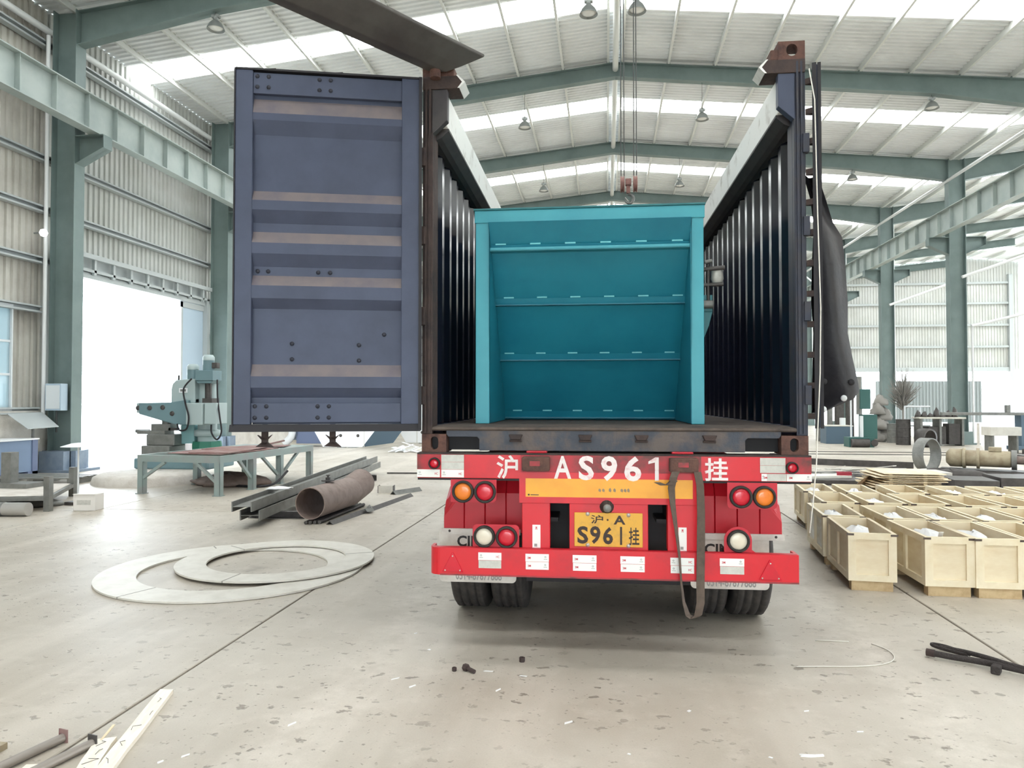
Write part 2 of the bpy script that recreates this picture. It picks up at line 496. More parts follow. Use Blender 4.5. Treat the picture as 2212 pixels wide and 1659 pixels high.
add('ridge_strut', MB().cyl((RIDGE, Y0, 11.93), (RIDGE, Y1, 11.93), .09, n=12), 'purlin', ceiling)

# portal frames
def h_col(x, y, z0, z1, dx=.3, wy=.17):
    mb = MB()
    mb.box(x - dx, x - dx + .022, y - wy, y + wy, z0, z1); mb.box(x + dx - .022, x + dx, y - wy, y + wy, z0, z1)
    mb.box(x - dx + .022, x + dx - .022, y - .008, y + .008, z0, z1)
    return mb
def rafter(xa, za, xe, y, s):
    """tapered I rafter from the ridge to the column"""
    mb = MB(); L = abs(xe - xa)
    def bot(d): return za - .45 - .111 * d - (max(0, d - 9.2) / 3.4) * .22
    ds = [0, L * .5, 9.2, L]
    top = [za - .1 * d for d in ds]; low = [bot(d) for d in ds]
    X = [xa + s * d for d in ds]
    poly = [(X[i], top[i]) for i in range(4)] + [(X[i], low[i]) for i in range(3, -1, -1)]
    mb.prism(poly, 'y', y - .006, y + .006)
    for i in range(3):
        mb.add([(X[i], y - .13, top[i]), (X[i + 1], y - .13, top[i + 1]), (X[i + 1], y + .13, top[i + 1]), (X[i], y + .13, top[i]),
                (X[i], y - .13, top[i] - .02), (X[i + 1], y - .13, top[i + 1] - .02), (X[i + 1], y + .13, top[i + 1] - .02), (X[i], y + .13, top[i] - .02)],
               [(0, 1, 2, 3), (7, 6, 5, 4), (0, 4, 5, 1), (2, 6, 7, 3), (1, 5, 6, 2), (0, 3, 7, 4)])
        mb.add([(X[i], y - .13, low[i]), (X[i + 1], y - .13, low[i + 1]), (X[i + 1], y + .13, low[i + 1]), (X[i], y + .13, low[i]),
                (X[i], y - .13, low[i] + .02), (X[i + 1], y - .13, low[i + 1] + .02), (X[i + 1], y + .13, low[i + 1] + .02), (X[i], y + .13, low[i] + .02)],
               [(0, 1, 2, 3), (7, 6, 5, 4), (0, 4, 5, 1), (2, 6, 7, 3), (1, 5, 6, 2), (0, 3, 7, 4)])
    return mb
FRAME_LABEL = {15.7: 'grey-green steel portal frame nearest the camera, column left of the open doorway',
               22.7: 'second grey-green steel portal frame, column just left of the open container door',
               29.7: 'third grey-green steel portal frame, its right column the nearest one on the right',
               36.7: 'fourth grey-green steel portal frame, right column behind the dark tarpaulin',
               43.7: 'fifth grey-green steel portal frame, rafter seen just above the teal steel frame',
               50.7: 'sixth grey-green steel portal frame far down the hall',
               57.7: 'last grey-green steel portal frame at the gable end'}
for fy in FRAMES:
    if fy not in FRAME_LABEL: continue
    t = thing('portal_frame', FRAME_LABEL[fy], 'steel frame', (0, fy, 0), 0, 'portal frames of the hall')
    for x, s in ((LX, 1), (RX, -1)):
        ztop = 10.85
        c = add('column', h_col(x, 0, .08, ztop), 'frame_green', t)
        for q in ((s,) if s > 0 else (-1, 1)):
            br = MB()
            xa = x + q * .3; xb = x + q * 1.0
            br.box(min(xa, xb), max(xa, xb), -.15, .15, 7.84, 7.865)
            br.prism([(xa, 7.2), (xb, 7.55), (xb, 7.84), (xa, 7.84)], 'y', -.008, .008)
            br.add([(xa, -.15, 7.2), (xb, -.15, 7.55), (xb, .15, 7.55), (xa, .15, 7.2)], [(0, 1, 2, 3)])
            br.box(min(xb, xb + q * .02), max(xb, xb + q * .02), -.15, .15, 7.55, 7.84)
            add('crane_bracket', br, 'frame_green', c)
        bs = MB()
        for ox, oy, w, d in ((0, -.31, .62, .2), (0, .31, .62, .2), (.0, 0, .86, .34)):
            bs.box(x + ox - w / 2, x + ox + w / 2, oy - d / 2, oy + d / 2, 0, .48)
        bs.box(x - .55, x + .55, -.5, .5, 0, .06)
        add('column_base', bs, 'plinth_blue' if s > 0 else 'frame_green', c)
        add('downpipe', MB().cyl((x - s * -.0 + (.36 if s < 0 else -.38), .1 if s > 0 else .1, .3), (x + (.36 if s < 0 else -.38), .1, 10.3), .06, n=10)
            .cyl((x + (.36 if s < 0 else -.38), .1, 10.3), (x + (.36 if s < 0 else -.38), .1, 10.45), .06, .13, n=10), 'white_pipe', c)
    add('rafter', rafter(RIDGE, 12.1, LX + .3, 0, -1), 'frame_green', t)
    add('rafter', rafter(RIDGE, 12.1, RX - .3, 0, 1), 'frame_green', t)
    add('rafter', rafter(R2, 12.1, RX + .3, 0, -1), 'frame_green', t)
    cl = MB()
    for k in range(9):
        for s in (-1, 1):
            d = .22 + k * 1.395; cl.box(RIDGE + s * d - .05, RIDGE + s * d + .05, -.1, .1, 12.08 - .1 * d, 12.16 - .1 * d)
    add('purlin_cleats', cl, 'frame_green', t)

# crane runway beams
def runway(x, label, y0, y1):
    t = thing('crane_beam', label, 'crane beam', (x, y0, 7.87))
    n = int((y1 - y0))
    L = y1 - y0
    add('web', MB().box(-.006, .006, 0, L, .025, .805), 'beam_green', t)
    add('flange', MB().box(-.16, .16, 0, L, .805, .83), 'beam_green', t)
    add('flange', MB().box(-.14, .14, 0, L, 0, .025), 'beam_green', t)
    add('rail', MB().box(-.03, .03, 0, L, .83, .90), 'steel_grey', t)
    st = MB().box(-.13, .13, -.006, .006, .03, .80).mesh('stiffener'); st.materials.append(MATS['beam_green'])
    for k in range(n):
        add('stiffener', st, None, t, loc=(0, .5 + k + (.03 if k % 7 else 0), 0))
    return t
runway(-11.85, 'pale green crane runway beam along the left wall above the doorway', 1.7, 57.7)
runway(12.5, 'pale green crane runway beam along the right row of columns', 1.7, 57.7)
for x, lab in ((-12.75 - .25, 'round white eave strut running along the left wall under the roof'), (RX - .32, 'round white eave strut running along the right column tops')):
    tag(add('eave_strut', MB().cyl((x, 1.7, 10.02 if x > 0 else 10.33), (x, 57.7, 10.02 if x > 0 else 10.33), .06 if x > 0 else .08, n=10), 'white_pipe'), lab, 'strut')
for p0, p1, lab in (((13.25, 36.4, 6.15), (16.3, 36.4, 7.25), 'white sloping brace pipe off the fourth frame column at right'),
                    ((13.3, 29.4, 6.3), (16.6, 29.4, 7.45), 'white sloping brace pipe off the nearest right column, upper'),
                    ((13.6, 29.4, 4.45), (16.6, 29.4, 5.15), 'white sloping brace pipe beside the nearest right column, lower')):
    tag(add('brace_pipe', MB().cyl(p0, p1, .06, n=10), 'white_pipe'), lab, 'brace')
tag(add('brace_upright', MB().cyl((13.63, 29.4, 0), (13.63, 29.4, 4.47), .04, n=8), 'white_pipe'), 'thin white upright pipe right of the nearest right column', 'pipe')
for (ya, yb) in ((44.2, 47.0), (50.0, 47.2)):
    tag(add('cross_brace', MB().cyl((12.9, ya, 9.9), (12.9, yb, 8.8), .05, n=8), 'white_pipe'),
        'white diagonal brace between far right columns, %s half' % ('nearer' if ya < 47 else 'farther'), 'brace')

# left wall: plastered brick base, sheeting, girts, doorway, windows
WX = -13.1
wall_left = structure('wall_left')
pl = MB()
for a, b in ((Y0, 15.7), (22.46, Y1)): pl.box(WX - .24, WX + .05, a, b, 0, 1.42)
add('plastered_base', pl, 'plaster', wall_left)
def wall_sheet(me, y, z, parent):        # ribs face into the hall
    return place_sheet(me, (WX - .12, y + 1, z), (0, -1, 0), (0, 0, 1), 'wall_sheet', parent)
def wsheet(h, mat='cladding'):
    k = ('w', round(h, 2), mat)
    if k not in cache: cache[k] = sheet_mesh('wall_sheet', 1.0, h, mat)
    return cache[k]
TOPZ = 10.95
for b in range(10):
    ya = Y0 + b * BAY
    for k in range(7):
        y = ya + k
        mat = 'cladding_warm' if ya < 15 else 'cladding'
        if abs(ya - 15.7) < .1: wall_sheet(wsheet(TOPZ - 4.95, mat), y, 4.95, wall_left)
        elif 1 <= k <= 5 and ya > 8:
            wall_sheet(wsheet(TOPZ - 3.8, mat), y, 3.8, wall_left)
        else: wall_sheet(wsheet(TOPZ - 1.42, mat), y, 1.42, wall_left)
for z in (1.5, 3.85, 5.0, 6.2, 7.4, 8.9, 10.1):
    segs = [(Y0, 15.5), (22.4, Y1)] if z < 4.5 else [(Y0, Y1)]
    for a, b in segs:
        add('girt', MB().prism([(WX - .07, z), (WX + .1, z), (WX + .1, z - .04), (WX - .03, z - .03), (WX - .03, z - .13), (WX + .1, z - .12), (WX + .1, z - .16), (WX - .07, z - .16)], 'y', a, b), 'girt', wall_left)
# windows in the left wall
wn = 0
for b in range(3, 10):
    ya = Y0 + b * BAY
    if abs(ya - 15.7) < .1: continue
    wn += 1
    w = structure('window_%d' % wn)
    fr = MB()
    a, e = ya + 1, ya + 6
    for z0, z1 in ((1.42, 1.5), (3.7, 3.8)): fr.box(WX - .1, WX, a, e, z0, z1)
    for k in range(6): fr.box(WX - .1, WX, a + k - .035 if k else a, a + k + .035 if k < 5 else e, 1.5, 3.7)
    add('window_frame', fr, 'window_frame', w)
    mb = MB()
    for k in range(5):
        for z in (2.23, 2.97): mb.box(WX - .08, WX - .03, a + k + .035, a + k + .965, z - .025, z + .025)
    add('glazing_bar', mb, 'window_frame', w)
    for k in range(5):
        for z0, z1 in ((1.5, 2.205), (2.255, 2.945), (2.995, 3.7)):
            add('pane', MB().box(WX - .06, WX - .052, a + k + .035, a + k + .965, z0, z1), 'pane_glass', w)
# sliding door leaf, door head and tracks in the doorway bay
door = structure('door_1')
lf = MB().box(WX - .02, WX + .05, 21.05, 22.38, .05, 4.72)
add('door_leaf', lf, 'door_blue', door)
add('leaf_rail', MB().box(WX + .05, WX + .08, 21.05, 22.38, .05, .2).box(WX + .05, WX + .08, 21.05, 22.38, 4.55, 4.72).box(WX + .05, WX + .08, 21.05, 21.14, .05, 4.72), 'girt', door)
for ya in (15.72, 22.32): add('door_jamb', MB().box(WX - .2, -12.9, ya, ya + .14, 0, 4.95), 'girt', door)
add('door_head', MB().box(WX - .1, WX + .12, 15.9, 22.5, 4.74, 4.84).box(WX - .02, WX + .02, 15.9, 22.5, 4.84, 5.3), 'girt', door)
add('door_track', MB().box(WX + .14, WX + .26, 15.9, 22.5, 5.22, 5.34), 'girt', door)
add('door_track', MB().box(WX + .14, WX + .2, 15.9, 22.5, 4.9, 4.96), 'girt', door)
mb = MB()
for k in range(9): mb.box(WX + .12, WX + .2, 16.3 + k * .72, 16.38 + k * .72, 4.84, 5.22)
add('track_hangers', mb, 'girt', door)
# conduits and boxes beside the columns
tag(add('conduit', MB().cyl((-12.94, 15.42, 1.0), (-12.94, 15.42, 10.2), .045, n=10), 'white_pipe'), 'thin white conduit running up left of the nearest left column', 'pipe')
t = thing('switch_box', 'pale blue electrical box on the nearest left column above the floor', 'electrical box', (-12.6, 15.42, 1.42))
add('box_body', MB().box(-.2, .2, -.12, .1, 0, .62), 'door_blue', t, .01)
add('box_door', MB().box(-.17, .17, -.135, -.12, .04, .58), 'window_frame', t, .004)
add('conduit_stub', MB().cyl((.0, 0, -.5), (0, 0, 0), .02, n=8), 'cable', t)
# security lamp on the wall
t = thing('wall_lamp', 'small round white wall lamp left of the nearest left column', 'lamp', (-12.95, 15.2, 5.5))
add('bracket', MB().cyl((-.1, 0, 0), (.12, 0, 0), .02, n=8), 'lamp_grey', t)
add('globe', MB().lathe([(.001, -.09), (.06, -.07), (.09, 0), (.06, .07), (.001, .09)], 16, (.14, 0, 0)), 'globe_lit', t)

# gable walls, rear wall, right-hand outer wall
wall_far = structure('wall_far')
gm = MB()
def gable_poly(xa, xb, zb, n=8):
    pts = [(xa, zb), (xb, zb)]
    for i in range(n + 1):
        x = xb + (xa - xb) * i / n; pts.append((x, roof_z(x) - .02))
    return pts
def gable_sheet(x, z0):
    u = 1.0; z1 = min(roof_z(x), roof_z(x + u)) - .02
    k = ('g', round(z1 - z0, 1))
    if k not in cache: cache[k] = sheet_mesh('wall_sheet', 1.0, round(z1 - z0, 1), 'cladding')
    place_sheet(cache[k], (x, Y1 + .1, z0), (1, 0, 0), (0, 0, 1), 'wall_sheet', wall_far)
x = -13.0
while x < 29.2:
    gable_sheet(x, 1.42 if x < 13 else 3.9); x += 1.0
add('plastered_base', MB().box(-13.2, 13.3, Y1, Y1 + .24, 0, 1.42), 'plaster', wall_far)
for z in (4.0, 5.6, 7.2, 8.8, 10.3):
    add('girt', MB().box(RX, 29.3, Y1 - .1, Y1 + .04, z - .08, z + .08), 'girt', wall_far)
add('door_head', MB().box(RX, 29.3, Y1 - .12, Y1 + .12, 3.78, 3.92), 'girt', wall_far)
add('end_post', MB().box(29.2, 29.45, Y1 - .2, Y1 + .1, 0, 10.9), 'girt', wall_far)
wall_back = structure('wall_back', MB().prism(gable_poly(-13.2, RX, 4.2), 'y', Y0 - .15, Y0 - .05).box(-13.2, -3.7, Y0 - .15, Y0 - .05, 0, 4.2).box(4.3, RX, Y0 - .15, Y0 - .05, 0, 4.2), 'cladding')
wall_back2 = structure('wall_back_neighbour', MB().prism(gable_poly(RX, 39.2, .0), 'y', Y0 - .15, Y0 - .05), 'cladding')
wall_right = structure('wall_right', MB().box(39.2, 39.3, Y0, Y1, 5.0, 10.9), 'cladding')

# ------------------------------------------------------------------ shipping container (open top, doors open)
CLOC = (0.019, 4.707, 1.317); CRZ = math.radians(1.107)
ct = thing('shipping_container', 'dark blue open-top shipping container with its rear doors swung open, on the red trailer', 'container', CLOC, CRZ)
CL = 12.19
# corrugated side walls
def side_wall(s):
    mb = MB(); prof = []; y = .16; pitch = .278
    xo, xi = 1.214, 1.178
    while y < CL - .2:
        prof += [(xi, y), (xi, y + .072), (xo, y + .140), (xo, y + .210)]; y += pitch
    prof.append((xi, CL - .16)); n = len(prof)
    mb.add([(s * x, yy, .15) for x, yy in prof] + [(s * x, yy, 2.2) for x, yy in prof], [(i, i + 1, n + i + 1, n + i) for i in range(n - 1)])
    mb.add([(s * (x + .002), yy, .15) for x, yy in prof] + [(s * (x + .002), yy, 2.2) for x, yy in prof], [(i, i + 1, n + i + 1, n + i) for i in range(n - 1)])
    return mb
for s in (-1, 1):
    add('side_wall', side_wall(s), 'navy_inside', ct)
    X = lambda a, b: (min(s * a, s * b), max(s * a, s * b))
    # rear corner post: outer channel with inner lip
    mb = MB(); a, b = X(1.150, 1.219)
    mb.box(a, b, .0, .05, .118, 2.473); a, b = X(1.195, 1.219); mb.box(a, b, .05, .16, .118, 2.473)
    a, b = X(1.150, 1.165); mb.box(a, b, .05, .16, .15, 2.473)
    add('corner_post', mb, 'rust_dark' if s < 0 else 'post_dark', ct, .004)
    # ridge bars on the post face
    for xx in (1.163, 1.188):
        a, b = X(xx, xx + .012); add('post_rib', MB().box(a, b, -.012, .0, .13, 2.46), 'rust_dark' if s < 0 else 'post_dark', ct)
    # hinge pin lugs on the post
    for z in (.40, .92, 1.45, 1.97):
        a, b = X(1.196, 1.236); add('hinge_lug', MB().box(a, b, -.028, .02, z - .09, z + .03), 'rust_dark' if s < 0 else 'post_dark', ct, .004)
    # top side rail: pale lining over a dark bevelled lower edge
    a, b = X(1.068, 1.219)
    mb = MB().prism([(s * 1.219, 2.09), (s * 1.150, 2.09), (s * 1.115, 2.105), (s * 1.064, 2.150), (s * 1.064, 2.165), (s * 1.219, 2.165)], 'y', .10, CL - .1)
    add('top_rail', mb, 'rail_dark', ct)
    mb = MB(); mb.box(a, b, .06, CL - .1, 2.165, 2.39)
    add('rail_lining', mb, 'rail_white', ct, .006)
    # gusset plate and header seat at the top of the post
    mb = MB().prism([(s * 1.219, 2.10), (s * 1.150, 2.10), (s * 1.055, 2.185), (s * 1.055, 2.39), (s * 1.219, 2.39)], 'y', .0, .06)
    add('post_gusset', mb, 'navy' if s > 0 else 'rail_dark', ct, .003)
    mb = MB().prism([(s * 1.219, 2.39), (s * .975, 2.39), (s * .940, 2.43), (s * .985, 2.475), (s * 1.219, 2.475)], 'y', -.01, .17)
    add('header_seat', mb, 'rust_dark', ct, .004)
    add('seat_cap', MB().prism([(s * .972, 2.392), (s * .935, 2.43), (s * .983, 2.478), (s * .994, 2.478), (s * .955, 2.43), (s * .985, 2.392)], 'y', -.012, .172), 'rail_white', ct)
    # locking pocket beside the casting
    a, b = X(1.01, 1.08); add('header_lock', MB().box(a, b, .0, .15, 2.475, 2.545), 'rust', ct, .01)
    # bottom side rail
    a, b = X(1.165, 1.219); add('bottom_rail', MB().box(a, b, .16, CL - .16, 0.012, .17), 'navy', ct)

def casting(x0, x1, y0, y1, z0, z1, hx, hz, hw, hh, front=True):
    """corner casting block with an oval hole through its rear face"""
    mb = MB(); n = 20
    rim = []
    for i in range(n):
        t = 2 * PI * i / n; cx, cz = math.cos(t), math.sin(t)
        off = hh - hw
        rim.append((hx + hw * cx, hz + hw * cz + (off if cz > 1e-6 else (-off if cz < -1e-6 else 0))))
    def outer(p):
        dx, dz = p[0] - hx, p[1] - hz
        kx = ((x1 - hx) / dx if dx > 1e-9 else (x0 - hx) / dx) if abs(dx) > 1e-9 else 1e9
        kz = ((z1 - hz) / dz if dz > 1e-9 else (z0 - hz) / dz) if abs(dz) > 1e-9 else 1e9
        k = min(kx, kz); return (hx + dx * k, hz + dz * k)
    out = [outer(p) for p in rim]
    vs = [(p[0], y0, p[1]) for p in rim] + [(p[0], y0, p[1]) for p in out] + [(p[0], y0 + .05, p[1]) for p in rim]
    fs = [(i, (i + 1) % n, n + (i + 1) % n, n + i) for i in range(n)] + [(i, 2 * n + i, 2 * n + (i + 1) % n, (i + 1) % n) for i in range(n)]
    mb.add(vs, fs)
    # corner triangles where the square exceeds the radial fan
    for cx, cz in ((x0, z0), (x1, z0), (x1, z1), (x0, z1)):
        k = min(range(n), key=lambda i: (out[i][0] - cx) ** 2 + (out[i][1] - cz) ** 2)
        for a, b in ((k - 1, k), (k, (k + 1) % n)):
            mb.add([(out[a][0], y0, out[a][1]), (out[b][0], y0, out[b][1]), (cx, y0, cz)], [(0, 1, 2)])
    # rest of the block
    vs = [(x0, y0, z0), (x1, y0, z0), (x1, y1, z0), (x0, y1, z0), (x0, y0, z1), (x1, y0, z1), (x1, y1, z1), (x0, y1, z1)]
    mb.add(vs, [(0, 3, 2, 1), (4, 5, 6, 7), (1, 2, 6, 5), (3, 0, 4, 7)] + ([(2, 3, 7, 6)] if front else []))
    return mb
for s in (-1, 1):
    x0, x1 = (-1.219, -1.057) if s < 0 else (1.057, 1.219)
    hx = -1.135 if s < 0 else 1.135
    c = add('corner_casting', casting(x0, x1, -.004, .178, 0, .118, hx, .060, .026, .042), 'rust', ct)
    add('casting_core', MB().box(x0 + .01, x1 - .01, .05, .06, .01, .108), 'chassis', c)
    c = add('corner_casting', casting(x0, x1, -.004, .178, 2.473, 2.591, hx + s * .005, 2.535, .034, .038, front=False), 'rust', ct)
    for yb in (CL - .178,):
        add('corner_casting', MB().box(x0, x1, yb, CL, 0, .118).box(x0, x1, yb, CL, 2.473, 2.591), 'rust', ct)
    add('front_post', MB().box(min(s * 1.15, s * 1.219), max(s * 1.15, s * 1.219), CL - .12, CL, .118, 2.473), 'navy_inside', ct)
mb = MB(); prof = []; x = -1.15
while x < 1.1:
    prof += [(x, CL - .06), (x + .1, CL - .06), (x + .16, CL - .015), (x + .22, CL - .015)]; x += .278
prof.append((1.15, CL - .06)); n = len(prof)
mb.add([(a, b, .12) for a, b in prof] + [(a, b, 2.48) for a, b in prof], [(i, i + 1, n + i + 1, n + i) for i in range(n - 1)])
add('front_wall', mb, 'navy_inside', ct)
# sill with the two pocket recesses
sm = MB()
sm.prism([(-1.057, .118), (-1.057, .150), (1.057, .150), (1.057, .118), (1.045, .100), (.855, .100), (.84, .085), (.84, .012), (-.84, .012), (-.84, .085), (-.855, .100), (-1.045, .100)], 'y', 0, .09)
add('sill', sm, 'sill', ct, .004)
add('sill_tread', MB().prism([(-.012, .150), (.0, .164), (.22, .172), (.22, .140), (0.0, .140)], 'x', -1.15, 1.15), 'wood_floor', ct, .003)
for s in (-1, 1):
    a, b = sorted((s * .84, s * 1.057)); add('pocket_back', MB().box(a, b, .085, .09, .012, .1), 'chassis', ct)
for x in (-.60, -.155, .20, .62):
    m2 = MB().prism([(x - .045, .118), (x + .045, .118), (x + .03, .085), (x - .03, .085)], 'y', -.035, .0)
    m2.box(x - .04, x + .04, -.02, 0, .07, .085)
    add('keeper_bracket', m2, 'rust_dark', ct, .004)
pk = None
for k in range(8):
    if pk is None:
        pk = MB().box(-.1425, .1425, 0, CL - .3, .14, .172).mesh('floor_plank'); pk.materials.append(MATS['wood_floor'])
    add('floor_plank', pk, None, ct, loc=(-1.0 + k * .2865, .2, 0))
for k in range(20):
    add('cross_member', MB().box(-1.16, 1.16, .4 + k * .6, .445 + k * .6, .02, .138), 'chassis', ct)

# left door leaf, opened past square so that its inner face looks at the camera
dl = bpy.data.objects.new('door', None); COL.objects.link(dl); dl.parent = ct
dl['label'] = 'left container door swung open, showing its ribbed inner face'
dl.location = (-1.232, -.035, 0); dl.rotation_euler = (0, 0, math.radians(14.0))   # local -x runs to the free edge
DW = 1.155; z0, z1 = .185, 2.435
add('door_stile', MB().box(-DW, -DW + .105, -.03, .02, z0, z1), 'navy', dl, .004); add('door_stile', MB().box(-.115, 0, -.03, .02, z0, z1), 'navy', dl, .004)
add('door_rail', MB().box(-DW + .105, -.115, -.018, .02, 2.29, z1 - .01), 'navy', dl, .003); add('door_rail', MB().box(-DW + .105, -.115, -.018, .02, z0 + .012, z0 + .135), 'navy', dl, .003)
# ribbed panel: narrow ridges stand proud toward the camera
ribs_z = [(2.265, 2.165, 2.120, 2.035), (1.674, 1.607, 1.547, 1.469), (1.412, 1.337, 1.268, 1.190), (1.133, 1.065, .984, .921), (.566, .489, .418, .355)]
flats = []; up = []; ridge = []; low = []
prev = 2.29
for q0, q1, q2, q3 in ribs_z:
    flats.append((prev, q0)); up.append((q0, q1)); ridge.append((q1, q2)); low.append((q2, q3)); prev = q3
flats.append((prev, z0 + .135))
xa, xb = -DW + .105, -.115
YF, YR = .016, -.026
fm = MB()
for a, b in flats: fm.add([(xa, YF, a), (xb, YF, a), (xb, YF, b), (xa, YF, b)], [(0, 1, 2, 3)])
for a, b in ridge: fm.add([(xa, YR, a), (xb, YR, a), (xb, YR, b), (xa, YR, b)], [(0, 1, 2, 3)])
for a, b in low: fm.add([(xa, YR, a), (xb, YR, a), (xb, YF, b), (xa, YF, b)], [(0, 1, 2, 3)])
fm.add([(xa, .035, z0), (xb, .035, z0), (xb, .035, z1), (xa, .035, z1)], [(0, 1, 2, 3)])
add('door_panel', fm, 'navy', dl)
for a, b in up: add('dusty_rib', MB().add([(xa, YF, a), (xb, YF, a), (xb, YR, b), (xa, YR, b)], [(0, 1, 2, 3)]), 'navy_dusty', dl)
add('door_gasket', MB().prism([(-.05, z0 - .045), (.02, z0 - .045), (.02, z0), (-.028, z0)], 'x', -DW - .02, 0.01).box(-.004, .016, -.045, .02, z0 - .04, z1 + .01)
    .box(-DW - .008, -DW, -.035, .02, z0 - .03, z1 + .008).box(-DW, 0, -.034, .02, z1, z1 + .012), 'gasket', dl)
bolt = MB().lathe([(.001, -.010), (.010, -.009), (.014, 0)], 10, (0, 0, 0), 'y').mesh('bolt'); bolt.materials.append(MATS['bolt_dark'])
bx = []
for zz in (2.40, 2.332, .300, .228):
    for xx in (-DW + .13, -DW + .20, -DW + .515, -DW + .585): bx.append((xx, zz, -.018))
for xx in (-DW + .135, -DW + .20, -DW + .51, -DW + .585): bx.append((xx, 1.16, .010))
for xx, zz in ((-DW + .35, .70), (-DW + .35, .60), (-DW + .77, .695), (-DW + .77, .595), (-DW + .93, .765)): bx.append((xx, zz, .010))
for xx, zz, yy in bx: add('bolt', bolt, None, dl, loc=(xx, yy, zz))
for xx in (-DW + .175, -DW + .60):
    rod = add('lock_rod', MB().cyl((xx, .075, z0 - .05), (xx, .075, z1 + .05), .017, n=10), 'sill', dl)
    cm = MB(); cb = MB()
    cm.box(xx - .032, xx + .032, .05, .10, z1 + .022, z1 + .034).prism([(xx - .05, z1 + .034), (xx + .02, z1 + .034), (xx + .055, z1 + .056), (xx - .01, z1 + .05)], 'y', .055, .095)
    cb.box(xx - .018, xx + .018, .055, .095, z0 - .135, z0 - .04).prism([(xx - .045, z0 - .07), (xx - .018, z0 - .085), (xx + .018, z0 - .085), (xx + .045, z0 - .068), (xx + .018, z0 - .1), (xx - .018, z0 - .1)], 'y', .055, .095)
    cb.prism([(xx - .055, z0 - .145), (xx + .055, z0 - .15), (xx + .02, z0 - .118), (xx - .02, z0 - .118)], 'y', .055, .095)
    add('lock_cam', cm, 'rust_dark', rod); add('lock_cam', cb, 'rust_dark', rod)
# right door leaf, folded back along the side
dr = bpy.data.objects.new('door', None); COL.objects.link(dr); dr.parent = ct
dr['label'] = 'right container door folded back, seen edge-on'
dr.location = (1.262, -.015, 0); dr.rotation_euler = (0, 0, math.radians(-16.2))   # local +y runs away from the camera
add('door_leaf', MB().box(-.002, .042, 0, 1.16, .17, 2.43), 'navy', dr, .004)
add('door_gasket', MB().box(-.006, .020, -.02, .0, .165, 2.435).box(.026, .046, -.012, .0, .165, 2.435), 'gasket', dr)
lug = MB().prism([(-.046, -.012), (-.002, -.03), (-.002, .02), (-.046, .0)], 'z', -.018, .018).mesh('hinge_knuckle'); lug.materials.append(MATS['rust_dark'])
for k in range(12): add('hinge_knuckle', lug, None, dr, loc=(0, .012, .24 + k * .19))
# removable roof header swung out on the left post
hd = bpy.data.objects.new('roof_header', None); COL.objects.link(hd); hd.parent = ct
hd['label'] = 'brown steel roof header beam swung out over the left door'
hd.location = (-1.175, -.045, 0); hd.rotation_euler = (0, 0, math.radians(234.0) - PI)     # local -x is the beam direction
sec = [(.0, 2.495), (-.085, 2.49), (-.16, 2.53), (-.265, 2.595), (-.265, 2.615), (-.16, 2.64), (.0, 2.64)]
# local y negative lies on the camera's right of the beam
hm = MB()
n = len(sec); ends = []
for xx, k in ((.06, 0), (.0, 1), (-2.25, 2)):
    ends.append([(xx + (.26 * (-p[0]) / .265 * 1.0 if k < 2 else 0) - (0 if k else .0), -p[0] * -1, p[1]) for p in sec])
vs = [v for e in (ends[1], ends[2]) for v in e]
hm.add(vs, [(i, (i + 1) % n, n + (i + 1) % n, n + i) for i in range(n)] + [tuple(range(n)), tuple(range(n, 2 * n))[::-1]])
add('header_beam', hm, 'header_paint', hd, .006)
add('header_pivot', MB().cyl((.02, -.05, 2.44), (.02, -.05, 2.60), .035, n=14), 'rust', hd)

# ------------------------------------------------------------------ trailer
tr = thing('semi_trailer', 'red skeletal semi-trailer with painted AS961 lettering and yellow licence plate, seen from behind', 'trailer', CLOC, CRZ)
def prt(name, mb, mat, bevel=0., parent=None): return add(name, mb, mat, parent or tr, bevel)
RB = prt('rear_beam', MB().box(-1.243, 1.228, -.030, .14, -.165, -.006), 'red', .004)
prt('beam_cap', MB().box(-1.243, 1.228, -.034, .10, -.012, -.001), 'rust_dark', .002)
prt('dark_underlip', MB().box(-1.24, 1.225, -.026, .05, -.178, -.165), 'chassis')
# panel behind the stencilled letters, grime and shadow both painted into its red
prt('beam_plate', MB().box(-.565, .565, -.0335, -.030, -.120, -.012), 'red_grime_shade')
prt('beam_end_plate', MB().box(-1.243, -1.09, -.0325, -.030, -.108, -.012), 'red_grime_shade')
prt('beam_end_plate', MB().box(1.078, 1.228, -.0325, -.030, -.108, -.012), 'red_grime_shade')
# twist-lock blocks
for x0, x1 in ((-.552, -.378), (.366, .540)):
    b = prt('lock_block', MB().box(x0, x1, -.105, -.03, -.108, -.020), 'rust', .008)
    prt('block_face', MB().box(x0 + .05, x1 - .06, -.108, -.105, -.075, -.045), 'red_grime_shade', parent=b)
    prt('lock_head', MB().box(x0 + .02, x1 - .02, -.02, .10, -.001, .014), 'mud_red', .006, parent=b)
